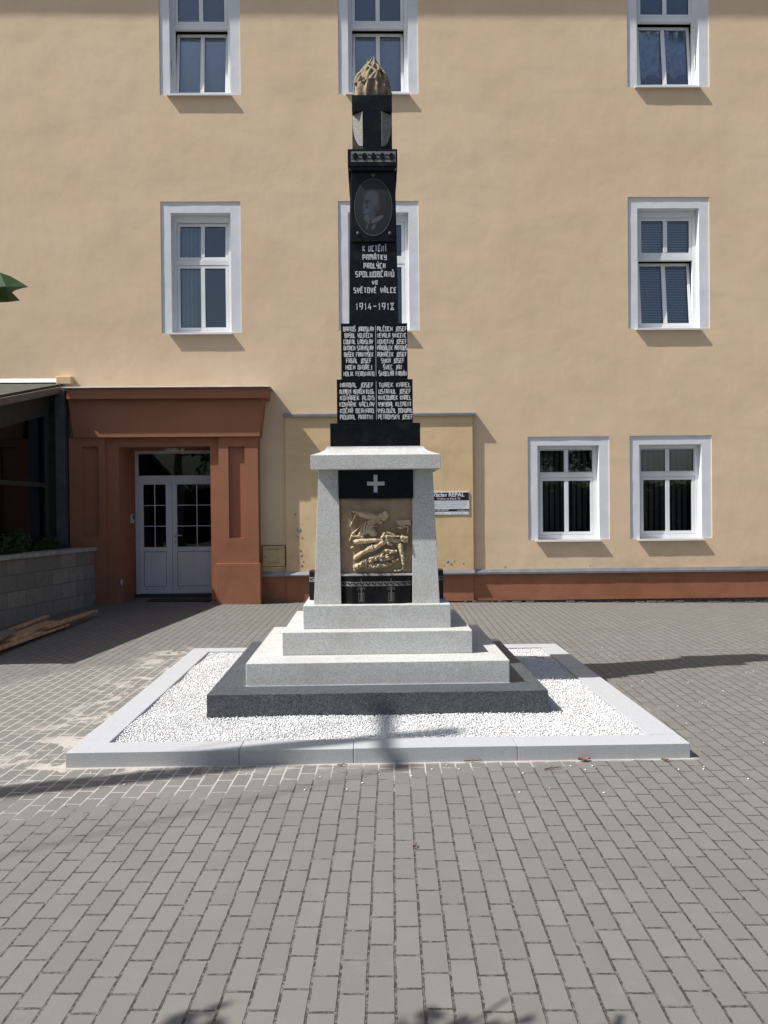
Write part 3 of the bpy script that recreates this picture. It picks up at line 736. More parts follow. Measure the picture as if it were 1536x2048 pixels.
# --- flame
FY, FZ = 7.15, z1_
flx = W(743.5, 150, FY)[0]
m = MB(); NS, NR = 96, 60; Hh = zp(118, FY)-FZ
prof = [(0, .140), (.06, .154), (.16, .167), (.28, .171), (.40, .162), (.52, .144), (.64, .118), (.74, .092), (.82, .070), (.90, .050), (.96, .036), (1.0, .030)]
def pr(q):
    for (a, ra), (b, rb) in zip(prof[:-1], prof[1:]):
        if q <= b: return ra+(rb-ra)*(q-a)/(b-a)
    return .002
for k in range(NR+1):
    q = k/NR
    for i in range(NS):
        th = 2*PI*i/NS
        w_ = math.sin(7*th+3.2*q+1.2*math.sin(4*q+th*2)) ; w2 = math.sin(13*th-2.5*q+math.sin(7*q))
        nz_ = noise.noise(Vector((math.cos(th)*2.2, math.sin(th)*2.2, q*2.5)))
        r = pr(q)*(1+(.10+.08*q)*(-abs(w_)*1.5+.6)+.035*w2+.09*nz_)
        m.v.append((flx+r*math.cos(th)+.012*q*math.sin(5*q), FY+r*math.sin(th), FZ+q*Hh*(.88+.05*math.sin(5*th)*q)))
for k in range(NR):
    for i in range(NS):
        j = (i+1) % NS; m.f.append((k*NS+i, k*NS+j, (k+1)*NS+j, (k+1)*NS+i))
m.f.append(tuple(range(NS-1, -1, -1))); m.f.append(tuple(NR*NS+i for i in range(NS)))
rr = random.Random(4)
for k in range(22):
    th = 2*PI*k/22+rr.uniform(-.1, .1); q0 = rr.uniform(.30, .48); q1 = rr.choice([.74, .82, .90, .98, 1.02]); tw = rr.uniform(.3, .9)
    pts, rad = [], []
    for s in range(9):
        u_ = s/8; q = q0+(q1-q0)*u_; a = th+tw*u_*(1 if k % 3 else -.6)+.18*math.sin(u_*5+k)
        r = (pr(min(q, .88))*.93+.010*math.sin(u_*PI))+(.010*u_ if q1 < .9 else -.010*u_)
        pts.append((flx+r*math.cos(a), FY+r*math.sin(a), FZ+q*Hh)); rad.append(max(.005, .019*(1-u_)**.6+.004))
    m.tube(pts, rad, 8)
fl = m.build('stone_flame', MAT['sandstone'], mon, smooth=True)
rm = fl.modifiers.new('remesh', 'REMESH'); rm.mode = 'VOXEL'; rm.voxel_size = .0045; rm.use_smooth_shade = True
# --- polygonal planters at the foot, with their engraved band
def planter(cx, w_, y0, p_, z0, z1, rot):
    def tr_(x, y):      # local: front faces -y
        if rot == 0: return (cx+x, y0+y)
        s = rot; return (XC+s*(.0)+s*(-(y)), YC+s*x) if False else (cx-s*y, YC+s*x)
    hw_ = w_/2; e = .10
    loc = [(-hw_, .10), (-hw_, .004), (-hw_+e, -p_), (hw_-e, -p_), (hw_, .004), (hw_, .10)]
    m = MB(); pl = [tr_(*q) for q in loc]
    m.prismz(pl, z0, z1); po = m.build('planter', GB, mon)
    # band of wave ornament + bars following the facets
    segs = list(zip(loc[1:-1], loc[2:]))
    bd = MB(); dk = MB()
    zb_, zt_ = z0+(z1-z0)*.64, z0+(z1-z0)*.80
    for (ax, ay), (bx_, by_) in segs:
        L = math.hypot(bx_-ax, by_-ay); nx_, ny_ = (by_-ay)/L, -(bx_-ax)/L
        if ny_ > 0: nx_, ny_ = -nx_, -ny_
        def pt(u_, z_, off): 
            X_, Y_ = tr_(ax+(bx_-ax)*u_+nx_*off, ay+(by_-ay)*u_+ny_*off); return (X_, Y_, z_)
        o = len(bd.v); bd.v += [pt(0, zb_, .0015), pt(1, zb_, .0015), pt(1, zt_, .0015), pt(0, zt_, .0015)]; bd.f.append((o, o+1, o+2, o+3))
        nn = max(2, round(L/.052))
        for k in range(nn):
            u0_, u1_ = k/nn, (k+1)/nn; du = u1_-u0_; zl, zh = zb_+.006, zt_-.006; zm = (zl+zh)/2
            lf = [(.02, .95), (.30, .95), (.62, .55), (.98, .05), (.62, .05), (.30, .40)]
            lf2 = [(.55, .95), (1.0, .95), (.95, .45), (.78, .62)]
            for off_, q in ((.003, lf), (.0036, lf2)):
                o = len(dk.v); dk.v += [pt(u0_+du*a, zl+(zh-zl)*b, off_) for a, b in q]; dk.f.append(tuple(range(o+len(q)-1, o-1, -1)))
    bd.build('wave_band', MAT['ornament_grey'], po); dk.build('wave_leaves', GB, po)
    if rot == 0:
        for gx_ in (W(722.5, 1180, 6.7)[0], W(782.5, 1180, 6.7)[0]):
            om = MB(); yy = y0-p_-.0016; H_ = zb_-.004
            def rb(pts, w2=.0028, dy=0): ribbon(om, pts, w2, yy-dy)
            for s in (-1, 1):
                c_ = (gx_+s*.018, H_-.020)
                rb([(c_[0]+s*.013*math.cos(a)*(1-.12*k/3), c_[1]+.014*math.sin(a)*(1-.10*k/3)) for k, a in enumerate([(-.8+.55*i)*1.0 for i in range(10)])], .003)
                rb([(gx_+s*.010, H_-.056), (gx_+s*.010, z0+.026), (gx_+s*.024, z0+.026), (gx_+s*.024, H_-.056), (gx_+s*.010, H_-.056)], .003)
                rb([(gx_+s*.015, z0+.022), (gx_+s*.015, z0+.004)], .0024)
            rb([(gx_, zt_+.03), (gx_, zt_+.003)], .004); rb([(gx_, H_-.002), (gx_, z0+.02)], .007, .0006)
            om.build('engraved_motif', MAT['ornament_grey'], po)
    return po
pz1 = RZ0-.018
planter(XC, 2*.313, PF+.045, .05, pb+.001, pz1, 0)
for s in (-1, 1): planter(XC+s*.46, .37, 0, .155, pb+.001, pz1+.02, s)

# ------------------------------------------------------------------ the building
YW = 13.45
bld = empty('office_building', (0, YW, 0), 'long ochre plastered building with white framed windows and red brown plinth', 'building')
def fac(mb, X0, X1, Z0, Z1, Y, holes, step=.14, amp=.0016, seed=0, rev=None):
    """plaster sheet with real gentle unevenness and rectangular holes; rev = depth of the reveals round the holes"""
    def br(a, b, cuts):
        c = sorted(set([a, b]+[q for q in cuts if a < q < b])); o = []
        for p, q in zip(c[:-1], c[1:]):
            n_ = max(1, int(math.ceil((q-p)/step))); o += [p+(q-p)*k/n_ for k in range(n_)]
        return o+[b]
    xs = br(X0, X1, [q for h in holes for q in h[:2]]); zs = br(Z0, Z1, [q for h in holes for q in h[2:]])
    o = len(mb.v); n_ = len(xs)
    for z in zs:
        for x in xs:
            d = amp*(noise.noise(Vector((x*1.9, z*1.9, seed)))+.8*noise.noise(Vector((x*5.3, z*4.7, seed+9))))*1.6
            mb.v.append((x, Y+d, z))
    for j in range(len(zs)-1):
        for i in range(n_-1):
            cx_, cz_ = (xs[i]+xs[i+1])/2, (zs[j]+zs[j+1])/2
            if any(h[0] < cx_ < h[1] and h[2] < cz_ < h[3] for h in holes): continue
            mb.f.append((o+j*n_+i, o+j*n_+i+1, o+(j+1)*n_+i+1, o+(j+1)*n_+i))
WINS = [
 # name, outer rect px (x0,y0,x1,y1), contents, state
 ('up left', (318, None, 480, 190), 'blind', 'tilt'), ('up mid', (676, None, 836, 188), 'blind', 'tilt'), ('up right', (1254, None, 1418, 174), 'lace', 'tilt'),
 ('mid left', (322, 403, 482, 666), 'curtain', 'fan'), ('mid mid', (677, 402, 838, 661), 'curtain', 'closed'), ('mid right', (1256, 394, 1419, 657), 'slats', 'tilt'),
 ('low a', (1056, 873, 1219, 1079), 'dark', 'ground'), ('low b', (1260, 871, 1424, 1077), 'dark', 'ground')]
rects = []
for nm, (a, b, c, d), cont, stt in WINS:
    xm = (a+c)/2
    z0 = W(xm, d, YW)[1]; ym = (b if b is not None else d-263)
    z1 = W(xm, ym, YW)[1]; X0 = W(a, (d+ym)/2, YW)[0]; X1 = W(c, (d+ym)/2, YW)[0]
    if b is None: z1 = z0+2.275
    rects.append([X0, X1, z0, z1])
# the portal and door recess
portal_x0, portal_x1 = W(143, 1000, 13.28)[0], W(517, 1000, 13.28)[0]
dr0, dr1 = W(241, 1000, 13.32)[0], W(421.5, 1000, 13.25)[0]; drt = W(330, 894, 13.32)[1]
m = MB()
WT, WX0, WX1 = 13.40, -16.0, 16.0
fac(m, WX0, WX1, .30, WT, YW, [tuple(r) for r in rects]+[(portal_x0+.05, dr1, .0, drt+.2)])
for r in rects:                                            # short edge of the outer render round each surround
    x0, x1, z0, z1 = r
    e = .020
    for q in ([(x0, z0), (x0, z1)], [(x0, z1), (x1, z1)], [(x1, z1), (x1, z0)], [(x1, z0), (x0, z0)]):
        (ax, az_), (bx_, bz_) = q
        o = len(m.v); m.v += [(ax, YW+.002, az_), (bx_, YW+.002, bz_), (bx_, YW+e+.004, bz_), (ax, YW+e+.004, az_)]; m.f.append((o+3, o+2, o+1, o))
wall = m.build('facade_wall', MAT['plaster_ochre'], bld, smooth=True)
wall.data.polygons.foreach_set('use_smooth', [abs(p.normal.y) > .9 for p in wall.data.polygons])
# side and back walls keep the building a solid block
m = MB()
m.box(WX0, WX1, YW+9.0, YW+9.3, 0, WT); m.box(WX0-.3, WX0, YW-.0, YW+9.3, 0, WT); m.box(WX1, WX1+.3, YW-.0, YW+9.3, 0, WT); m.box(WX0, WX1, YW+1.6, YW+1.7, 0, WT)
m.build('outer_wall', MAT['plaster_ochre'], bld)
m = MB(); m.prism([(0, 0)]*0 or [(WX0-.5, WT), (WX1+.5, WT), (WX1-1, WT+2.6), (WX0+1, WT+2.6)], YW+3, YW+6)
m.loft([(WX0-.6, WX1+.6, YW-.70, YW+9.8, WT), (WX0-.6, WX1+.6, YW-.70, YW+9.8, WT+.22), (WX0+3, WX1-3, YW+4.4, YW+4.9, WT+3.2)])
m.build('roof', MAT['roof_tile'], bld)

# --- windows
def make_window(k, nm, r, cont, stt):
    x0, x1, z0, z1 = r; w_ = x1-x0; ks = 1.0
    sl, sr, stp = .172, .176, (.19 if stt != 'ground' else .155)
    ox0, ox1, oz0, oz1 = x0+sl, x1-sr, z0, z1-stp
    SY = YW+.016; RV = .135; FYY = SY+RV                  # surround plane, recess, frame plane
    fr = MB()
    # outer frame
    fw = .065; tz = oz0+(oz1-oz0)*(.605 if stt != 'ground' else .685)      # transom centre
    fb = .055
    def fbox(a, b, c, d, y0=0, y1=.06): fr.box(a, b, FYY+y0, FYY+y1, c, d)
    ft = .115 if stt != 'ground' else .06
    fbox(ox0, ox0+fw, oz0, oz1); fbox(ox1-fw, ox1, oz0, oz1); fbox(ox0+fw, ox1-fw, oz1-ft, oz1); fbox(ox0+fw, ox1-fw, oz0, oz0+fb+.02); fbox(ox0+fw, ox1-fw, tz-.04, tz+.045)
    win = fr.build('window', MAT['pvc_white'], bld, bevel=.004)
    win['label'] = {'up left': 'tilted upper window with grey blind', 'up mid': 'upper window behind the stone flame', 'up right': 'upper window with scalloped lace curtain', 'mid left': 'middle window with curtain at its left', 'mid mid': 'window half hidden by the obelisk', 'mid right': 'tilted window with venetian blinds', 'low a': 'ground floor window nearer the sign', 'low b': 'rightmost ground floor window'}[nm]
    s = MB(); fac(s, x0-.003, x1+.003, z0-.003, z1+.003, SY, [(ox0, ox1, oz0-.01, oz1)], .12, .0012, k*3.1)
    # reveals
    for (ax, az_, bx_, bz_) in ((ox0, oz0, ox0, oz1), (ox0, oz1, ox1, oz1), (ox1, oz1, ox1, oz0)):
        o = len(s.v); s.v += [(ax, SY, az_), (bx_, SY, bz_), (bx_, FYY+.08, bz_), (ax, FYY+.08, az_)]; s.f.append((o+3, o+2, o+1, o))
    s.build('surround', MAT['plaster_white'], win)
    sl_ = MB(); px_ = .058
    sl_.loft([(ox0-.05, ox1+.012, YW-px_, FYY+.005, oz0-.022), (ox0-.05, ox1+.012, YW-px_, FYY+.005, oz0-.004)])
    sl_.box(ox0-.05, ox1+.012, YW-px_-.004, YW-px_+.001, oz0-.035, oz0-.004)
    sl_.build('sill', MAT['pvc_white'], win)
    gi = .012
    # upper light
    def sash(a, b, c, d, tilt, y, fixed=False):
        sw = .052 if not fixed else .012; mu = .037
        mb = MB(); gl = MB(); cm = (a+b)/2
        mb.box(a, a+sw, y, y+.05, c, d); mb.box(b-sw, b, y, y+.05, c, d); mb.box(a+sw, b-sw, y, y+.05, d-sw, d); mb.box(a+sw, b-sw, y, y+.05, c, c+sw); mb.box(cm-mu, cm+mu, y-.002, y+.052, c+sw, d-sw)
        for q0, q1 in ((a+sw, cm-mu), (cm+mu, b-sw)): gl.box(q0-.004, q1+.004, y+.018, y+.030, c+sw-.004, d-sw+.004)
        ga = MB()
        for q0, q1 in ((a+sw, cm-mu), (cm+mu, b-sw)):
            for bb in ((q0, q0+.006, c+sw, d-sw), (q1-.006, q1, c+sw, d-sw), (q0+.006, q1-.006, c+sw, c+sw+.006), (q0+.006, q1-.006, d-sw-.006, d-sw)): ga.box(bb[0], bb[1], y+.010, y+.017, bb[2], bb[3])
        if tilt:
            for q in (mb, gl, ga):
                for i_, p in enumerate(q.v):
                    dz = p[2]-c; dy_ = p[1]-y; ca, sa = math.cos(tilt), math.sin(tilt)
                    q.v[i_] = (p[0], y+dy_*ca+dz*sa, c+dz*ca-dy_*sa)
        mb.build('sash', MAT['pvc_white'], win, bevel=.003); gl.build('glass_pane', MAT['glass'], win); ga.build('gasket', MAT['gasket'], win)
    ix0, ix1 = ox0+fw, ox1-fw
    sash(ix0+(.004 if stt != 'ground' else 0), ix1-.004, tz+.048, oz1-ft-.004, .07 if stt == 'fan' else 0, FYY+.006, stt == 'ground')
    sash(ix0+.004, ix1-.004, oz0+fb+.024, tz-.044, .105 if stt == 'tilt' else 0, FYY+.006)
    # the room behind
    rm_ = MB(); ry = 1.1
    a, b, c, d = ox0-.02, ox1+.02, oz0-.02, oz1+.02
    rm_.v = [(a, FYY+.065, c), (b, FYY+.065, c), (b, FYY+.065, d), (a, FYY+.065, d), (a-.6, FYY+ry, c-.5), (b+.6, FYY+ry, c-.5), (b+.6, FYY+ry, d+.3), (a-.6, FYY+ry, d+.3)]
    rm_.f = [(4, 7, 6, 5), (0, 4, 5, 1), (1, 5, 6, 2), (2, 6, 7, 3), (3, 7, 4, 0)]
    rm_.build('room_lining', MAT['room_dark'], win)
    cy_ = FYY+.20
    if cont == 'blind':
        q = MB(); q.box(ix0-.1, ix1+.1, cy_, cy_+.004, oz0-.05, tz-.14); q.build('roller_blind', MAT['blind_grey'], win)
        q = MB(); q.box(ix0-.1, ix1+.1, cy_-.03, cy_+.02, tz-.09, tz-.06); q.build('blind_rail', MAT['plastic_grey'], win)
        q = MB(); q.box(ix0-.1, ix1+.1, cy_-.02, cy_-.015, tz+.02, oz1+.02); q.build('roller_blind', MAT['gutter_brown'], win)
    elif cont == 'lace':
        q = MB(); nn = 60; zt_ = tz-.12; 
        for i in range(nn+1):
            u_ = i/nn; X_ = ix0-.06+(ix1-ix0+.12)*u_
            zb2 = oz0+.30+.09*abs(math.sin(u_*PI*4.0+.5)); yv = cy_-.05+.02*math.sin(u_*40)
            q.v += [(X_, yv, zb2), (X_, yv, zt_)]
        q.f = [(2*i, 2*i+2, 2*i+3, 2*i+1) for i in range(nn)]
        q.build('lace_curtain', MAT['lace'], win, smooth=True)
    elif cont == 'curtain':
        q = MB(); nn = 60
        for i in range(nn+1):
            u_ = i/nn; X_ = ix0-.1+(ix1-ix0)*.52*u_; yv = cy_-.03+.028*math.sin(u_*34)+.01*math.sin(u_*11)
            q.v += [(X_, yv, oz0-.02), (X_, yv, oz1)]
        q.f = [(2*i, 2*i+2, 2*i+3, 2*i+1) for i in range(nn)]
        q.build('curtain', MAT['curtain'], win, smooth=True)
    elif cont == 'slats':
        for (za, zb2, tl) in ((oz0+fb+.09, tz-.12, .085), (tz+.1, oz1-ft-.06, 0)):
            q = MB(); nn = int((zb2-za)/.030)
            for i in range(nn):
                z_ = za+i*.030; yb = FYY+.075+(z_-za)*(.105 if tl else 0)
                q.v += [(ix0+.05, yb, z_), (ix1-.05, yb, z_), (ix1-.05, yb+.014, z_+.020), (ix0+.05, yb+.014, z_+.020)]
                q.f.append((len(q.v)-4, len(q.v)-3, len(q.v)-2, len(q.v)-1))
            q.build('venetian_blind', MAT['slat'], win)
    else:
        q = MB(); nn = 9
        for i in range(nn):
            X_ = ix0+.03+(ix1-ix0-.06)*i/nn
            q.v += [(X_, cy_, oz0-.02), (X_+.075, cy_+.03, oz0-.02), (X_+.075, cy_+.03, oz1+.05), (X_, cy_, oz1+.05)]; q.f.append((4*i, 4*i+1, 4*i+2, 4*i+3))
        q.build('vertical_blind', MAT['room_mid'], win)
        if nm == 'low a':
            q = MB(); gx_, gz_ = W(1157, 952, FYY+.2); q.ball((gx_, FYY+.2, gz_), (.10, .10, .10), 20, 14); q.build('globe_lamp', MAT['lamp_white'], win, smooth=True)
    if nm in ('up left', 'up right'):
        q = MB(); hx = (ox0+.02) if nm == 'up left' else (ox1-.028); hz = oz0+(tz-oz0)*.42
        q.box(hx-.012, hx+.012, FYY-.012, FYY, hz-.02, hz+.14); q.box(hx-.009, hx+.009, FYY-.03, FYY-.012, hz-.12, hz+.10); q.build('handle', MAT['pvc_white'], win, bevel=.003)
    return win
for k, ((nm, _, cont, stt), r) in enumerate(zip(WINS, rects)): make_window(k, nm, r, cont, stt)

# --- plinth, ledge
lx0 = portal_x1
zl = W(1250, 1141, YW-.04)[1]
m = MB(); fac(m, lx0, WX1, .02, zl, YW-.018, [], .2, .002, 40)
o = m.build('plinth', MAT['plaster_red'], bld, smooth=True)
m = MB(); m.loft([(lx0+.02, WX1, YW-.052, YW+.01, zl-.030), (lx0+.02, WX1, YW-.052, YW+.01, zl-.008), (lx0+.02, WX1, YW-.012, YW+.01, zl+.045)])
m.box(lx0+.02, WX1, YW-.060, YW-.050, zl-.036, zl-.004)
m.build('plinth_ledge', MAT['sheet_metal'], bld)
m = MB(); m.box(lx0, WX1, YW-.004, YW+.03, -.15, .05); m.build('plinth_foot', MAT['dirt_edge'], bld)
rr = random.Random(11); m = MB()                       # crumbling mortar and chips along the foot of the wall
x_ = -1.2
while x_ < 9:
    w_ = rr.uniform(.04, .22); hh = rr.uniform(.008, .035); yy = YW-.045-rr.uniform(0, .035); g0 = zg(x_, 13.4)
    if rr.random() < .72:
        m.loft([(x_, x_+w_, yy, YW-.02, g0-.01), (x_+rr.uniform(0, .02), x_+w_-rr.uniform(0, .02), yy+.012, YW-.02, g0+hh)])
    x_ += w_+rr.uniform(0, .09)
m.build('crumbled_mortar', MAT['dirt_edge'], bld)
# --- shallow box projection with its own ledge
bx0, bx1 = W(571.5, 980, YW-.065)[0], W(946, 980, YW-.065)[0]; bz1 = W(757, 832, YW-.065)[1]; bz0 = zl+.05
BYF = YW-.062
m = MB(); fac(m, bx0, bx1, bz0-.02, bz1, BYF, [], .14, .0012, 60)
for xx, sg in ((bx0, 1), (bx1, -1)):
    o = len(m.v); m.v += [(xx, BYF, bz0-.02), (xx, YW+.01, bz0-.02), (xx, YW+.01, bz1), (xx, BYF, bz1)]; m.f.append((o, o+1, o+2, o+3) if sg < 0 else (o+3, o+2, o+1, o))
box_ = m.build('wall_projection', MAT['plaster_yellow'], bld)
l0, l1 = W(566.5, 826, BYF)[0], W(951.5, 826, BYF)[0]
m = MB(); m.loft([(l0, l1, BYF-.035, YW+.005, bz1+.002), (l0, l1, BYF-.035, YW+.005, bz1+.030), (l0, l1, BYF+.01, YW+.005, bz1+.055)])
m.box(l0, l1, BYF-.043, BYF-.034, bz1-.006, bz1+.034)
m.build('projection_ledge', MAT['sheet_metal'], bld)
m = MB(); m.loft([(bx0-.02, bx1+.02, BYF-.05, YW-.01, zl-.026), (bx0-.02, bx1+.02, BYF-.05, YW-.01, zl-.006), (bx0-.02, bx1+.02, BYF-.008, YW-.01, zl+.046)])
m.build('projection_foot_ledge', MAT['sheet_metal'], bld)
m = MB(); fac(m, bx0, bx1, .02, zl-.02, YW-.040, [], .2, .001, 70); m.build('projection_plinth', MAT['plaster_red'], bld)
# flaked plaster spots
m = MB(); rr = random.Random(3)
for (a, b, r) in [(590.5, 1029, 3), (597, 1046, 1.2), (604, 1047, 1), (598, 1060, 4.2), (596, 1074, 2), (604, 1075, 1.8), (601, 1101, 2.2), (602, 1110, 3.4), (583, 1071, 1), (602, 1131, 3.2), (606, 1122, 1.6), (895, 1123, 3.4), (902, 1128, 2.6), (908, 1121, 1.6), (888, 1130, 2), (926, 1126, 2), (1010, 1133, 2), (1180, 1131, 1.4)]:
    Yp = BYF if a < 946 else YW; cx_, cz_ = W(a, b, Yp); R_ = r*Yp/FPX
    o = len(m.v); n_ = 9; pts = []
    for k in range(n_):
        q = 2*PI*k/n_; rj = R_*rr.uniform(.55, 1.25); pts.append((cx_+rj*math.cos(q), Yp-.0035, cz_+rj*math.sin(q)))
    m.v += [(cx_+R_*.2, Yp-.008, cz_)]+pts
    for k in range(n_): m.f.append((o, o+1+k, o+1+(k+1) % n_))
m.build('flaked_plaster', MAT['concrete'], bld)

# --- portal
por_ = MB(); CYP = 13.03; LYP = 13.145; PYP = 13.19; JYP = 13.25
cz0, cz1 = W(330, 797, CYP)[1], W(330, 776, CYP)[1]
a0, a1 = W(133, 786, CYP)[0], W(534, 786, CYP)[0]
por_.box(a0, a1, CYP, YW+.0, cz0, cz1)
portal = por_.build('portal', MAT['plaster_red'], bld, bevel=.004)
b0, b1 = W(136, 797, LYP)[0], W(527, 797, LYP)[0]; c0_, c1_ = W(147, 873, LYP)[0], W(519, 873, LYP)[0]
lz = W(330, 874, LYP)[1]
m = MB(); m.prism([(c0_, lz), (c1_, lz), (b1, cz0-.001), (b0, cz0-.001)], LYP, YW-.002); m.build('lintel', MAT['plaster_red'], portal, bevel=.003)
m = MB(); f0, f1 = W(125, 773, CYP)[0], W(541, 773, CYP)[0]
m.loft([(f0, f1, CYP-.05, YW, cz1+.002), (f0, f1, CYP-.05, YW, cz1+.012), (f0+.02, f1-.09, CYP+.10, YW, cz1+.045)]); m.build('flashing', MAT['roof_metal'], portal)
# pillars with sunk niches; niche = real recess
def niche_block(x0, x1, z0, z1, yf, yb, n0, n1, nz0, nz1, dep, name):
    q = MB(); q.box(x0, n0, yf, yb, z0, z1); q.box(n1, x1, yf, yb, z0, z1); q.box(n0, n1, yf, yb, nz1, z1); q.box(n0, n1, yf, yb, z0, nz0); q.box(n0, n1, yf+dep, yb, nz0, nz1)
    # merge
    return q.build(name, MAT['plaster_red'], portal)
rz1 = lz-.001; rbz = W(470, 1127, PYP)[1]
r0_, r1_ = W(438, 1000, PYP)[0], W(516.5, 1000, PYP)[0]
niche_block(r0_, r1_, rbz, rz1, PYP, YW-.003, W(457.5, 1000, PYP)[0], W(490, 1000, PYP)[0], W(474, 1076, PYP)[1], W(474, 893, PYP)[1], .055, 'pillar')
m = MB(); m.box(dr1, r0_, JYP, YW+.9, rbz, rz1); m.box(dr1, r0_+.01, JYP-.0, YW+.9, -.1, rbz); m.build('jamb', MAT['plaster_red'], portal)
m = MB(); xb0, xb1 = W(432, 1160, PYP-.03)[0], W(521, 1160, PYP-.03)[0]
m.box(xb0, xb1, PYP-.03, YW-.006, -.05, rbz+.002)
m.build('pillar_base', MAT['plaster_red'], portal, bevel=.004)
q0, q1 = portal_x0, W(240, 1000, PYP)[0]
niche_block(q0, q1-.25, -.05, rz1, PYP, YW-.003, W(166, 1000, PYP)[0], W(198, 1000, PYP)[0], W(182, 1073, PYP)[1], W(182, 893, PYP)[1], .055, 'pillar')
m = MB(); m.box(q1-.25, dr0, JYP, YW+.9, -.05, rz1); m.build('jamb', MAT['plaster_red'], portal)
m = MB(); m.box(dr0, dr1, JYP, YW+.9, drt, rz1); m.build('inner_lintel', MAT['plaster_red'], portal)
# --- door in the recess
DY = YW+.66
dz0 = W(330, 1188, DY)[1]; dx0 = dr0-.0; dzt = drt
dxl = W(271, 1040, DY)[0]; dxr = dxl+1.62
m = MB(); m.box(dr0-.02, dr1+.3, YW+.64, YW+.9, 0, .3); 
m = MB()
fz1_ = W(330, 901, DY)[1]; tz0 = W(330, 963, DY)[1]; tzb = W(330, 951, DY)[1]
m.box(dxl, dxl+.06, DY, DY+.07, dz0, fz1_); m.box(dxr-.06, dxr, DY, DY+.07, dz0, fz1_); m.box(dxl+.06, dxr-.06, DY, DY+.07, fz1_-.06, fz1_); m.box(dxl+.06, dxr-.06, DY, DY+.07, tz0-.035, tzb+.0)
door = m.build('entrance_door', MAT['door_white'], bld, bevel=.004)
door['label'] = 'white double door with six-pane glazing in the recess'
m = MB(); m.box(dxl+.06, dxr-.06, DY+.03, DY+.04, tzb, fz1_-.06); m.build('transom_glass', MAT['glass_dark'], door)
mid = W(345, 1060, DY)[0]; lt = tz0-.036
gz0, gz1 = W(330, 1094, DY)[1], W(330, 969, DY)[1]; pz0_, pz1_ = W(330, 1173, DY)[1], W(330, 1103, DY)[1]
for (a, b) in ((dxl+.062, mid-.003), (mid+.003, dxr-.062)):
    g0_, g1_ = a+.085, b-.11 if a < mid-.1 else b-.085
    q = MB()
    q.box(a, g0_, DY-.012, DY+.045, dz0+.01, lt); q.box(g1_, b, DY-.012, DY+.045, dz0+.01, lt)
    q.box(g0_, g1_, DY-.012, DY+.045, gz1, lt); q.box(g0_, g1_, DY-.012, DY+.045, pz1_, gz0); q.box(g0_, g1_, DY-.012, DY+.045, dz0+.01, pz0_)
    q.box(g0_+.008, g1_-.008, DY-.004, DY+.03, pz0_+.008, pz1_-.008)
    q.build('door_leaf', MAT['door_white'], door, bevel=.002)
    q = MB(); q.box(g0_, g1_, DY+.012, DY+.022, gz0, gz1); q.build('glass_pane', MAT['glass_dark'], door)
    q = MB(); cm = (g0_+g1_)/2; q.box(cm-.007, cm+.007, DY+.006, DY+.011, gz0, gz1)
    for k in (1, 2): zz_ = gz0+(gz1-gz0)*k/3; q.box(g0_, g1_, DY+.004, DY+.0095, zz_-.006, zz_+.006)
    q.build('glazing_bar', MAT['door_white'], door)
    q = MB()
    for xx in (g0_+.03, g1_-.08): q.box(xx, xx+.03, DY-.015, DY-.011, dz0+.09, dz0+.10)
    q.build('drain_cap', MAT['gasket'], door)
hx, hz = W(351, 1072, DY)[0], W(351, 1071, DY)[1]
q = MB(); q.box(hx-.016, hx+.016, DY-.022, DY-.012, hz-.03, hz+.03); q.tube([(hx, DY-.02, hz), (hx, DY-.07, hz), (hx+.13, DY-.07, hz)], .009, 8); q.box(hx-.014, hx+.014, DY-.02, DY-.012, hz-.15, hz-.08)
q.build('handle', MAT['metal_steel'], door)
m = MB(); m.v = [(dxl-.3, DY+.06, 0), (dxr+.3, DY+.06, 0), (dxr+.3, DY+1.0, 0), (dxl-.3, DY+1.0, 0)]
m.box(dxl-.1, dxr+.1, DY+.9, DY+.95, 0, 3.2); m.box(dxl-.1, dxl, DY+.08, DY+.9, 0, 3.2); m.box(dxr, dxr+.1, DY+.08, DY+.9, 0, 3.2); m.box(dxl-.1, dxr+.1, DY+.08, DY+.95, fz1_+.02, fz1_+.1); m.v = m.v[4:]; m.f = [tuple(i-4 for i in f_) for f_ in m.f]
m.build('hall_lining', MAT['room_dark'], bld)
m = MB(); m.box(dxr, dr1+.9, DY, DY+.08, 0, 3.3); m.box(dr0-.02, dxl, DY+.0, DY+.08, 0, 3.3); m.box(dxl, dxr, DY+.001, DY+.08, fz1_, 3.3); m.build('recess_back', MAT['plaster_red'], bld)
hp = MB(); xh = dr0+.006
hz1, hz0 = W(258, 1081, YW+.3)[1], W(258, 1137, YW+.3)[1]
hp.box(dr0-.01, dr0+.010, YW+.02, YW+.42, hz0, hz1); hp.build('reveal_hatch', MAT['plaster_red'], bld, bevel=.004)
m = MB(); m.box(dxl-.02, dxr+.3, DY-.06, DY+.02, -.02, dz0+.004); m.build('threshold', MAT['frame_dark'], bld)
# small plastered block above the veranda flashing
m = MB(); x_, z_ = W(112, 766, YW-.1)[0], W(112, 769, YW-.1)[1]; x2, z2 = W(143, 766, YW-.1)[0], W(112, 752, YW-.1)[1]
m.box(x_, x2, YW-.11, YW+.01, z_, z2); m.box(x_+.03, x2+.03, YW-.08, YW+.01, z_-.03, z_+.001); m.build('plastered_block', MAT['plaster_yellow'], bld, bevel=.015)

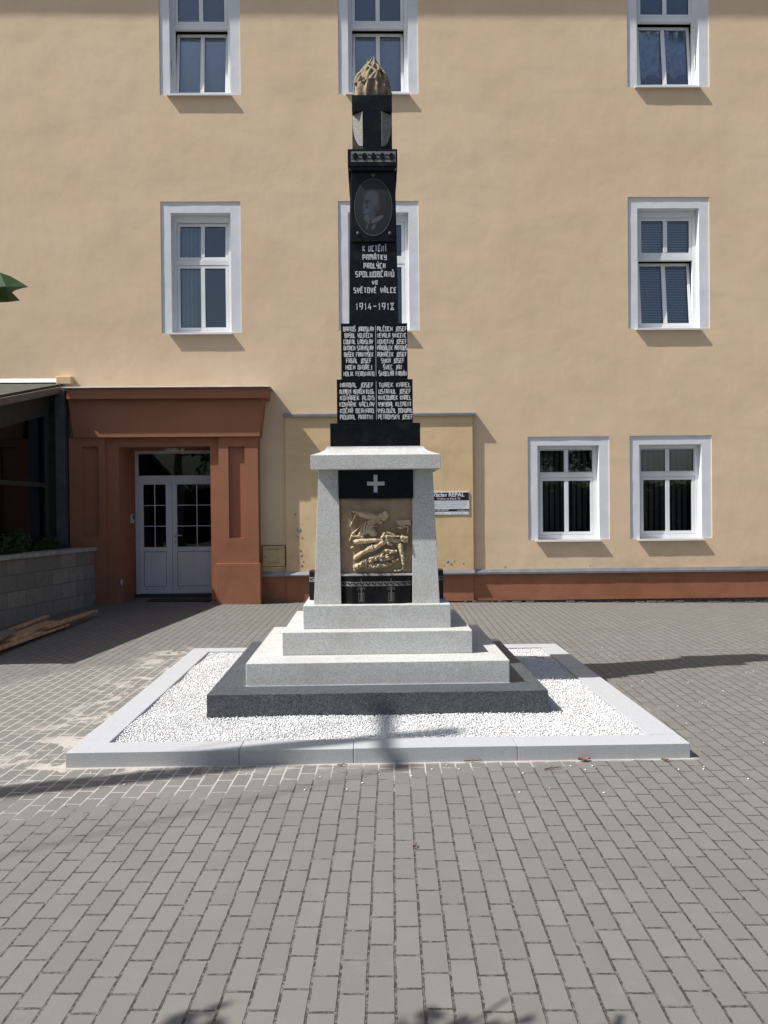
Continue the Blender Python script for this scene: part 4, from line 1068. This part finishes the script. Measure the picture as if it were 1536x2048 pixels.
# ------------------------------------------------------------------ things on the facade
# sign
sx0, sx1 = W(857, 1005, BYF)[0], W(938.3, 1005, BYF)[0]; sz0_, sz1_ = W(898, 1029, BYF)[1], W(898, 983.5, BYF)[1]; sy = BYF-.012
SIGN = empty('company_sign', ((sx0+sx1)/2, sy, sz0_), 'black and white company sign screwed to the wall beside the pedestal', 'sign')
m = MB(); m.box(sx0, sx1, sy, BYF+.003, sz0_, sz1_); m.build('board', MAT['sign_white'], SIGN)
def zS(py): return W(898, py, sy)[1]
m = MB(); m.box(sx0+.004, sx1-.008, sy-.002, sy+.001, zS(1000.7), zS(985)); m.box(sx0+.004, sx1-.008, sy-.002, sy+.001, zS(1022.8), zS(1018)); m.build('black_band', MAT['sign_black'], SIGN)
def text(s, xc, zc, size, mat, parent, y, align='CENTER', width=None, bold=0.0):
    cu = bpy.data.curves.new('txt', 'FONT'); cu.body = s; cu.size = size; cu.align_x = align; cu.align_y = 'CENTER'; cu.offset = bold
    ob = bpy.data.objects.new('txt', cu); COL.objects.link(ob)
    dg = bpy.context.evaluated_depsgraph_get(); me = bpy.data.meshes.new_from_object(ob.evaluated_get(dg))
    bpy.data.objects.remove(ob)
    v = [tuple(q.co) for q in me.vertices]; f_ = [tuple(p.vertices) for p in me.polygons]
    sx = 1.0
    if width:
        wd = max(q[0] for q in v)-min(q[0] for q in v); sx = width/wd
    mb = MB(); mb.v = [(xc+q[0]*sx, y, zc+q[1]) for q in v]; mb.f = f_
    return mb
sc_ = 1/FPX*sy
tx = []
def signtext(lines, mat, name):
    for s, px_, py_, sz, wpx, al, bold in lines:
        mb = MB(); q = text(s, W(px_, py_, sy)[0], W(px_, py_, sy)[1], sz*sc_, None, None, sy-.0035, al, wpx*sc_ if wpx else None, bold)
        mb.add(q.v, q.f)
        mb.build(name, mat, SIGN)
signtext([('Václav RÉPAL', 896.5, 989.7, 11.3, 65, 'CENTER', .0022), ('Kralice na Hané 10', 897.5, 997.4, 6.6, 45, 'CENTER', 0), ('FAX: 582 368 947', 880.5, 1020.6, 4.6, 34, 'CENTER', .0005), ('vrepal@prl.cz', 924.8, 1020.7, 4.2, 21, 'CENTER', 0)], MAT['sign_white'], 'text_line')
signtext([('PŘÍSTAVKY STAVEB, TECHNICKÁ ČINNOST,', 897, 1004.1, 4.6, 76, 'CENTER', 0), ('STAVEBNÍ DOZOR, STAVEBNÍ POVOLENÍ,', 897, 1009, 4.6, 75, 'CENTER', 0), ('HOSTINSKÁ A OBCHODNÍ ČINNOST', 897, 1013.8, 4.6, 66, 'CENTER', 0), ('IČ: 103 76 984', 876, 1026, 3.4, 26, 'CENTER', 0), ('DIČ: CZ 103 76 984', 914, 1026, 3.4, 25, 'CENTER', 0)], MAT['sign_text_grey'], 'text_line')
q = MB()
for a, b in ((936, 984.6), (936.5, 1025)): x_, z_ = W(a, b, sy); q.ball((x_, sy-.002, z_), .006, 8, 6)
q.build('screw', MAT['metal_steel'], SIGN)
# gas / electricity cabinet
CB = YW-.03; ux0, ux1 = W(524, 1113, CB)[0], W(571, 1113, CB)[0]; uz0, uz1 = W(547, 1135, CB)[1], W(547, 1091, CB)[1]
cab = empty('meter_cabinet', ((ux0+ux1)/2, CB, uz0), 'small ochre metal meter cabinet with rusty edges beside the portal', 'meter cabinet')
m = MB(); m.box(ux0, ux1, CB, YW+.004, uz0, uz1); m.build('frame', MAT['rust'], cab)
m = MB(); m.box(ux0+.012, ux1-.012, CB-.012, CB-.001, uz0+.022, uz1-.008); dr_ = m.build('door', MAT['cabinet_yellow'], cab, bevel=.003)
m = MB(); m.box(ux0-.004, ux1-.004, CB-.008, CB+.01, uz0-.02, uz0+.012); m.build('bottom_rail', MAT['cabinet_yellow'], cab)
m = MB()
for zc_ in (uz1-.065, uz0+.085):
    for k in range(10): xx = (ux0+ux1)/2-.10+k*.021; m.box(xx, xx+.008, CB-.0145, CB-.010, zc_-.012, zc_+.012)
m.build('vent', MAT['rust'], dr_)
m = MB(); m.ball((ux0+.055, CB-.014, (uz0+uz1)/2+.0), (.012, .008, .012), 10, 6); m.build('lock', MAT['rust'], dr_)
# lamp over the door
m = MB(); x_, z_ = W(343, 898, YW+.32); zt_ = drt
lamp = empty('ceiling_lamp', (x_, YW+.32, zt_), 'round white ceiling lamp under the portal above the door', 'lamp')
m.tube([(x_, YW+.32, zt_-.001), (x_, YW+.32, zt_-.03)], .15, 24); m.build('housing', MAT['plastic_grey'], lamp)
m = MB(); m.ball((x_, YW+.32, zt_-.03), (.145, .145, .055), 24, 10); m.build('shade', MAT['lamp_white'], lamp, smooth=True)
m = MB(); x2 = x_+.20; m.box(x2-.03, x2+.03, YW+.3, YW+.36, zt_-.05, zt_-.001); m.ball((x2, YW+.31, zt_-.07), (.028, .028, .03), 10, 8); tag(m.build('motion_sensor', MAT['lamp_white']), 'small pale motion sensor next to the lamp above the door', 'motion sensor')
# intercom on the left reveal
m = MB(); z_ = W(266, 1038, YW+.5)[1]; m.box(dr0-.001, dr0+.04, YW+.40, YW+.52, z_-.07, z_+.09)
ic = m.build('intercom', MAT['plastic_grey'], bevel=.004); tag(ic, 'grey intercom box on the recess wall left of the door', 'intercom')
q = MB(); q.box(dr0+.038, dr0+.043, YW+.42, YW+.50, z_+.0, z_+.06); q.build('speaker_grille', MAT['gasket'], ic)
# pipe stub
m = MB(); x_, z_ = W(243, 1165, JYP-.03); m.tube([(x_, JYP+.01, z_+.03), (x_, JYP-.03, z_+.03), (x_, JYP-.035, z_-.05)], .02, 10); tag(m.build('pipe_stub', MAT['plastic_grey'], smooth=True), 'short white pipe stub low on the left jamb of the portal', 'pipe')
# door mat
m = MB(); a = W(303, 1194, DY-.3)[0]; m.box(a, a+1.1, YW+.02, YW+.38, zg(-2.8, 13.7)-.01, zg(-2.8, 13.7)+.024); tag(m.build('door_mat', MAT['rubber'], bevel=.004), 'black rubber mat on the paving before the white door', 'door mat')

# ------------------------------------------------------------------ veranda and low wall at the left
VX = -5.22
ver = empty('glazed_veranda', (VX, 10.7, 0), 'dark glazed lean-to veranda with brown gutter at the left edge', 'veranda')
def zr(y): return 2.52+(y-7.95)*.229
def vslab(x0, x1, y0, y1, t0, t1, name, mat, par=ver):
    q = MB(); o = 0
    q.v = [(x0, y0, zr(y0)+t0), (x1, y0, zr(y0)+t0), (x1, y1, zr(y1)+t0), (x0, y1, zr(y1)+t0), (x0, y0, zr(y0)+t1), (x1, y0, zr(y0)+t1), (x1, y1, zr(y1)+t1), (x0, y1, zr(y1)+t1)]
    q.f = [(3, 2, 1, 0), (4, 5, 6, 7), (0, 1, 5, 4), (1, 2, 6, 5), (2, 3, 7, 6), (3, 0, 4, 7)]
    return q.build(name, mat, par)
simple('roof_mossy', (.055, .055, .042), .9, var=.4, scale=9)
roof = vslab(-9.5, -5.24, 7.95, YW-.01, .0, .09, 'roof', MAT['roof_mossy'])
vslab(-5.235, -5.185, 7.93, YW-.13, -.055, .05, 'gutter', MAT['gutter_brown'])
V2 = -5.42
vslab(V2-.05, V2+.02, 8.1, YW-.15, -.42, -.002, 'header', MAT['frame_dark'])
for yy in (8.13, 9.6, 11.13, 13.05):
    q = MB(); q.box(V2-.04, V2+.03, yy-.05, yy+.05, .1, zr(yy)-.35); q.build('post', MAT['frame_dark'], ver)
q = MB(); q.box(VX-.06, VX+.10, 13.10, 13.27, .1, zr(13.2)-.02); q.build('corner_post', MAT['zinc_dark'], ver)
q = MB(); q.box(V2-.03, V2+.02, 8.18, 13.0, 2.06, 2.13); q.build('transom_bar', MAT['frame_dark'], ver)
q = MB(); q.box(V2-.03, V2+.02, 8.18, 13.0, .9, 1.0); q.build('sill_bar', MAT['frame_dark'], ver)
for a, b in ((8.18, 9.55), (9.65, 11.08), (11.18, 13.0)):
    q = MB(); q.v = [(V2, a, 1.0), (V2, b, 1.0), (V2, b, zr(b)-.4), (V2, a, zr(a)-.4), (V2-.008, a, 1.0), (V2-.008, b, 1.0), (V2-.008, b, zr(b)-.4), (V2-.008, a, zr(a)-.4)]
    q.f = [(0, 1, 2, 3), (7, 6, 5, 4), (0, 4, 5, 1), (2, 6, 7, 3), (1, 5, 6, 2), (3, 7, 4, 0)]; q.build('glass_pane', MAT['glass_dark'], ver)
q = MB(); q.box(-9.4, -9.2, 8.1, YW, 0, zr(8.1)-.01); q.box(V2-3.7, V2-.06, 8.08, 8.14, 0, zr(8.1)-.02); q.box(V2-.02, V2+.0, 8.1, 13.2, 0, .9); q.box(-9.2, VX-.06, 13.2, 13.3, 0, 3.6)
q.build('inner_wall', MAT['room_dark'], ver)
q = MB(); z_ = zr(YW)+.09; q.loft([(-9.5, -5.12, YW-.10, YW+.0, z_-.0), (-9.5, -5.12, YW-.02, YW, z_+.08)]); q.build('flashing', MAT['roof_metal'], ver)
# low block wall: slanting line
A = Vector((-4.66, 13.30)); B = Vector((-5.95, 7.5)); dv = (B-A).normalized(); nv = Vector((dv.y, -dv.x))
if nv.x > 0: nv = -nv
lw = empty('low_block_wall', ((A.x+B.x)/2, (A.y+B.y)/2, 0), 'low grey concrete block wall with rough coping at the left of the portal', 'wall')
q = MB(); q.prismz([tuple(p) for p in (A, A+nv*.24, B+nv*.24, B)], -.05, .975); q.build('blockwork', MAT['concrete_block'], lw, bevel=.006)
q = MB(); s = -dv*.04
q.prismz([tuple(p) for p in (A+s-nv*.045, A+s+nv*.30, B+nv*.30, B-nv*.045)], .976, 1.04)
q.build('coping', MAT['concrete'], lw, bevel=.012)
q = MB(); q.prismz([(-4.9, 13.25), (-5.40, 13.25), (-5.40, 10.2), (-5.35, 10.2)], .3, .86); tag(q.build('planting_soil', MAT['soil']), kind='structure')
# shrubs in the strip behind the wall
def leaf_poly(L, kind='oval'):
    if kind == 'maple':
        return [(0, 0), (.18, .05), (.5, -.02), (.42, .18), (.62, .38), (.40, .42), (.42, .66), (.22, .62), (.0, 1.0), (-.22, .62), (-.42, .66), (-.40, .42), (-.62, .38), (-.42, .18), (-.5, -.02), (-.18, .05)]
    return [(0, 0), (.22, .3), (.2, .65), (0, 1), (-.2, .65), (-.22, .3)]
def add_leaf(mb, p, dir_, L, kind, rr):
    d = Vector(dir_).normalized(); a = d.cross(Vector((rr.uniform(-1, 1), rr.uniform(-1, 1), rr.uniform(-.3, 1)))).normalized(); nrm = d.cross(a)
    o = len(mb.v); pl = leaf_poly(L, kind)
    for x, y in pl: mb.v.append(tuple(Vector(p)+a*x*L+d*y*L+nrm*(abs(x)*.25-y*y*.15)*L))
    if kind == 'maple':
        c = len(mb.v); mb.v.append(tuple(Vector(p)+d*.35*L))
        for i in range(len(pl)): mb.f.append((c, o+i, o+(i+1) % len(pl)))
    else:
        mb.f.append((o, o+1, o+2, o+3)); mb.f.append((o, o+3, o+4, o+5))
def shrub(x, y, z, rx, ry, rz, n_, L, label, seed, name='shrub'):
    rr = random.Random(seed); e = empty(name, (x, y, z), label, 'shrub', 'shrubs behind the low block wall')
    f_ = MB(); st_ = MB()
    for k in range(9):
        a = rr.uniform(0, 2*PI); tip = (x+rx*.7*math.cos(a)*rr.random(), y+ry*.7*math.sin(a), z+rz*rr.uniform(.5, .9))
        st_.tube([(x, y, z-.02), ((x+tip[0])/2, (y+tip[1])/2, z+rz*.4), tip], [.012, .008, .003], 5)
    for k in range(n_):
        th = rr.uniform(0, 2*PI); ph = rr.uniform(-.2, 1.4); r = rr.uniform(.45, 1)**.5
        lump = 1+.25*noise.noise(Vector((math.cos(th)*2, math.sin(th)*2, ph*2+seed)))
        p = (x+rx*r*lump*math.cos(th)*math.cos(ph), y+ry*r*lump*math.sin(th)*math.cos(ph), z+rz*max(0, r*lump*math.sin(ph)))
        add_leaf(f_, p, (rr.uniform(-1, 1), rr.uniform(-1, 1), rr.uniform(-.4, 1)), L*rr.uniform(.6, 1.2), 'oval', rr)
    f_.build('foliage', MAT['leaf_dark'], e); st_.build('stem', MAT['bark'], e)
shrub(-5.32, 11.65, .86, .13, .60, .50, 2600, .05, 'taller dark green shrub behind the low wall near the left edge', 21)
shrub(-5.20, 12.6, .86, .13, .62, .36, 2000, .045, 'shorter dark green shrub behind the low wall beside the corner post', 22)
# planks
def plank(p0, p1, w_, th, z, label, mat='wood_plank', tilt=0):
    a = Vector(G(*p0, z)); b = Vector(G(*p1, z)); d = (b-a).normalized(); n_ = Vector((-d.y, d.x))*w_/2
    q = MB(); q.prismz([tuple(c) for c in (a-n_, b-n_, b+n_, a+n_)], z-th/2, z+th/2)
    if q.v:
        for i in range(len(q.v)):
            if i in (1, 2, 5, 6): q.v[i] = (q.v[i][0], q.v[i][1], q.v[i][2]+tilt)
    o = q.build('wooden_plank', MAT[mat], bevel=.003)
    for p in o.data.polygons:
        if False: pass
    tag(o, label, 'plank', 'loose planks by the low wall')
plank((-20, 1302), (131, 1249), .12, .035, .075, 'front wooden plank lying lowest on the paving by the block wall')
plank((5, 1282), (105, 1243), .20, .03, .11, 'broad orange wooden plank in the middle of the pile by the wall')
plank((90, 1256), (190, 1222), .10, .03, .135, 'wooden plank reaching farthest right towards the door')
plank((-20, 1275), (95, 1232), .07, .03, .15, 'narrow wooden plank on top of the pile against the wall')
plank((-25, 1285), (22, 1262), .13, .05, .175, 'short grey weathered board on the left end of the plank pile', 'wood_grey')

# ------------------------------------------------------------------ drain strip across the paving
x_a, y_a = G(1128, 1303); x_b, y_b = G(1536, 1298)
q = MB(); yd = 8.85
q.v = [(KX+KHW+.02, yd-.045, .004), (14, yd-.045, .004), (14, yd+.03, .004), (KX+KHW+.02, yd+.03, .004), (KX+KHW+.02, yd-.045, -.06), (14, yd-.045, -.06), (14, yd+.03, -.06), (KX+KHW+.02, yd+.03, -.06)]
q.f = [(0, 1, 2, 3), (4, 5, 1, 0), (3, 2, 6, 7), (0, 3, 7, 4), (1, 5, 6, 2)]
tag(q.build('drainage_channel', MAT['drain_concrete'], bevel=.004), 'narrow concrete edging strip crossing the paving right of the gravel bed', 'edging')

# ------------------------------------------------------------------ litter
def litter(px_, py_, L, label, kind, ang, seed):
    rr = random.Random(seed); x_, y_ = G(px_, py_, .012 if kind != 'gravel' else .09); z_ = .003 if kind != 'gravel' else .088
    q = MB()
    if kind in ('twig', 'gravel'):
        d = Vector((math.cos(ang), math.sin(ang), 0)); n_ = Vector((-d.y, d.x, 0)); pts = []
        for k in range(6): pts.append(Vector((x_, y_, z_+.006))+d*L*(k/5-.5)+n_*rr.uniform(-.008, .008)+Vector((0, 0, rr.uniform(0, .008))))
        q.tube(pts, [.004, .0045, .004, .0035, .003, .0015], 6); q.tube([pts[2], pts[2]+d*.2*L+n_*.25*L*.6+Vector((0, 0, .006))], [.0025, .001], 5)
        o = q.build('twig', MAT['twig']); cat = 'twig'
    else:
        n1, n2 = 9, 6
        for j in range(n2):
            for i in range(n1):
                u_, w_ = i/(n1-1)-.5, j/(n2-1)-.5
                ww = w_*math.cos(u_*PI*.95)*.55*(1+.25*math.sin(u_*22))
                zz_ = z_+.003+.5*L*abs(w_)*.6+.18*L*u_*u_+rr.uniform(0, .004)
                q.v.append((x_+L*(u_*math.cos(ang)-ww*math.sin(ang)), y_+L*(u_*math.sin(ang)+ww*math.cos(ang)), zz_))
        q.f = [(j*n1+i, j*n1+i+1, (j+1)*n1+i+1, (j+1)*n1+i) for j in range(n2-1) for i in range(n1-1)]
        o = q.build('dead_leaf', MAT['dead_leaf'], smooth=True); cat = 'leaf'
    tag(o, label, cat)
litter(1168, 1519, .085, 'curled brown dead leaf against the kerb front, nearest its right end', 'leaf', .2, 1)
litter(1330, 1519, .05, 'small dark dead leaf at the right end of the front kerb', 'leaf', -.3, 2)
litter(945, 1521, .12, 'thin reddish twig lying at the foot of the front kerb', 'twig', .1, 3)
litter(685, 1529, .07, 'short reddish twig before the middle of the front kerb', 'twig', -.2, 4)
litter(1073, 1316, .16, 'reddish twig lying on the white gravel at the right', 'gravel', -.35, 5)
litter(830, 1690, .045, 'tiny red brown twig on the open paving', 'twig', 1.2, 6)
litter(1105, 1535, .13, 'thin dark twig on the paving right of centre', 'twig', .35, 7)

# ------------------------------------------------------------------ utility pole (out of frame left; its shadow crosses the bed)
pole = empty('utility_pole', (-6.06, 3.55, 0), 'concrete utility pole with crossarm and wires left of the square', 'utility pole')
q = MB(); q.tube([(-6.06, 3.55, -.1), (-6.06, 3.55, 8.9)], [.15, .085], 14); q.build('shaft', MAT['pole_concrete'], pole, smooth=True)
q = MB(); q.box(-6.10, -6.02, 3.12, 4.16, 8.24, 8.32); q.build('crossarm', MAT['metal_steel'], pole)
for yy in (3.17, 4.10):
    q = MB(); q.ball((-6.06, yy, 8.38), (.04, .04, .06), 10, 8); q.build('insulator', MAT['lamp_white'], pole, smooth=True)
for k, yy in enumerate((3.17, 4.10)):
    q = MB(); q.tube([(-6.15+.0*k, yy, 8.48), (-16, yy-6, 8.0), (-30, yy-14, 8.5)], .008, 5, False); q.build('wire', MAT['frame_dark'], pole)

# ------------------------------------------------------------------ trees
def tree(name, base, H, cc, cr_, nleaf, L, kind, label, seed, nl=14, mat='leaf', trunk_r=.12, extra=None):
    rr = random.Random(seed); e = empty(name, base, label, 'tree')
    b = Vector(base); c = Vector(cc); w_ = MB(); f_ = MB(); tips = []
    top = Vector((b.x+(c.x-b.x)*.8, b.y+(c.y-b.y)*.8, c.z+cr_[2]*.3))
    trunk = [b+(top-b)*k/6+Vector((math.sin(k*1.7)*.05, math.cos(k*2.1)*.05, 0)) for k in range(7)]
    w_.tube(trunk, [trunk_r*(1-.11*k) for k in range(7)], 10)
    for k in range(nl):
        s0 = trunk[2+k % 5]; th = 2*PI*k*.382; ph = rr.uniform(-.5, 1.2); r = rr.uniform(.55, .95)
        t_ = c+Vector((cr_[0]*r*math.cos(th)*math.cos(ph), cr_[1]*r*math.sin(th)*math.cos(ph), cr_[2]*r*math.sin(ph)))
        m1 = s0.lerp(t_, .5)+Vector((0, 0, .12*cr_[2]))
        w_.tube([s0, m1, t_], [trunk_r*.35, trunk_r*.2, trunk_r*.06], 6); tips.append((m1, t_))
    for (s0, s1) in (extra or []):
        s0, s1 = Vector(s0), Vector(s1); w_.tube([trunk[2], s0, s1], [trunk_r*.3, trunk_r*.16, .006], 6); 
    for k in range(nleaf):
        m1, t_ = tips[rr.randrange(len(tips))]; u_ = rr.random()**.6
        p = m1.lerp(t_, u_)+Vector((rr.gauss(0, 1), rr.gauss(0, 1), rr.gauss(0, .8)))*(.22*min(cr_))
        add_leaf(f_, p, (rr.uniform(-1, 1), rr.uniform(-1, 1), rr.uniform(-1, .3)), L*rr.uniform(.6, 1.2), kind, rr)
    w_.build('trunk', MAT['bark'], e, smooth=True)
    return e, f_
# near tree: stands left of the camera, its low branch brings one leaf into the frame
tip = Vector((-1.12, 2.22, 2.30))
e, f_ = tree('maple_tree', (-3.7, -.2, 0), 6, (-3.75, -.1, 4.6), (1.1, .9, 1.4), 900, .15, 'maple', 'young maple tree left of the camera whose branch tip hangs into view', 31, trunk_r=.09, extra=[((-2.4, 1.2, 2.5), (-1.36, 2.10, 2.42))])
rr = random.Random(8)
def tipleaf(mb, base, d, up, L):     # one leaf seen from below, lobes towards the right
    d = Vector(d).normalized(); s = Vector(up).cross(d).normalized()
    nrm = d.cross(s); o = len(mb.v)
    pl = [(0, 0), (.30, .02), (.34, .45), (.22, .98), (.12, .86), (.06, .62), (.0, .66), (-.05, .64), (-.16, .80), (-.26, .84), (-.36, .4), (-.30, .02)]
    for x, y in pl: mb.v.append(tuple(Vector(base)+s*x*L+d*y*L+nrm*(-abs(x)*.30)*L))
    c = len(mb.v); mb.v.append(tuple(Vector(base)+d*.4*L))
    for i in range(len(pl)): mb.f.append((c, o+i, o+(i+1) % len(pl)))
def at(px_, py_, Y):
    x, z = W(px_, py_, Y); return Vector((x, Y, z))
pts_ = [(-95, 572), (-70, 530), (-35, 536), (0, 545), (20, 552), (38, 562), (57, 574), (42, 577), (30, 581), (20, 588), (30, 594), (40, 601), (18, 604), (-5, 605), (-45, 606), (-80, 596)]
o = len(f_.v); f_.v += [tuple(at(a, b, 1.98+.05*math.sin(a*.03)-.0009*(b-572))) for a, b in pts_]
f_.v += [tuple(at(-30, 574, 1.945)), tuple(at(12, 573, 1.955))]
n_ = len(pts_)
for i in range(n_): f_.f.append((o+n_+(0 if i < 3 or i > 11 else 1), o+i, o+(i+1) % n_))
f_.f.append((o+n_, o+n_+1, o+3)); f_.f.append((o+n_, o+12, o+n_+1))
# leaves along the low branch: their shadows show at the bottom edge of the picture
for (sx_, sy_, z_, n_) in [(-.57, 2.57, 3.2, 14), (.14, 2.50, 3.0, 14), (.22, 2.46, 2.95, 12), (.44, 2.48, 2.85, 13), (.68, 2.44, 2.6, 11), (.25, 2.30, 3.1, 14), (-.5, 2.34, 3.3, 14), (.72, 2.3, 2.5, 10), (.0, 2.24, 3.2, 12), (.35, 2.28, 2.9, 10)]:
    for k in range(n_):
        p = Vector((sx_-z_/1.33, sy_-z_/1.33*.29, z_))+Vector((max(-.07, min(.07, rr.gauss(0, .045))), max(-.06, min(.06, rr.gauss(0, .035)))-.03, rr.gauss(0, .02)))
        if p.x/p.y > -.56: continue
        add_leaf(f_, p, (rr.uniform(-1, 1), rr.uniform(-1, 1), rr.uniform(-.6, .2)), .085*rr.uniform(.7, 1.2), 'maple', rr)
f_.build('crown', MAT['leaf'], e)
# trees and a house across the street, behind the camera: seen only as reflections in the glass
for k, (x_, y_, r_, lab) in enumerate([(-7, -13, 2.6, 'broad leafy tree behind the camera, left side'), (0, -12, 3.4, 'tall leafy tree straight behind the camera'), (10, -13, 2.7, 'leafy tree behind the camera to the right')]):
    e, f_ = tree('street_tree', (x_, y_, 0), 8, (x_, y_, 4.6), (r_, r_, r_*.95), 2600, .36, 'oval', lab, 50+k, 20, 'leaf_dark', .2)
    f_.build('crown', MAT['leaf_dark'], e)

hd = empty('added_hedge', (0, -9.5, 0), 'unseen leafy screen added behind the camera to darken window reflections', 'added_hedge')  # added out of view so the ground floor panes mirror something dark
q = MB(); q.box(-17, 17, -10.0, -9.6, 0, 2.6); q.build('dark_core', MAT['soil'], hd)
q = MB(); rr = random.Random(77)
for k in range(9000):
    if rr.random() < .85: p = (rr.uniform(-17, 17), -9.55+rr.uniform(-.08, .12), rr.uniform(0, 2.75))
    else: p = (rr.uniform(-17, 17), rr.uniform(-10.1, -9.5), 2.6+rr.uniform(-.05, .22))
    add_leaf(q, p, (rr.uniform(-1, 1), rr.uniform(0, 1), rr.uniform(-1, .6)), .20*rr.uniform(.6, 1.2), 'oval', rr)
q.build('foliage', MAT['leaf_dark'], hd)
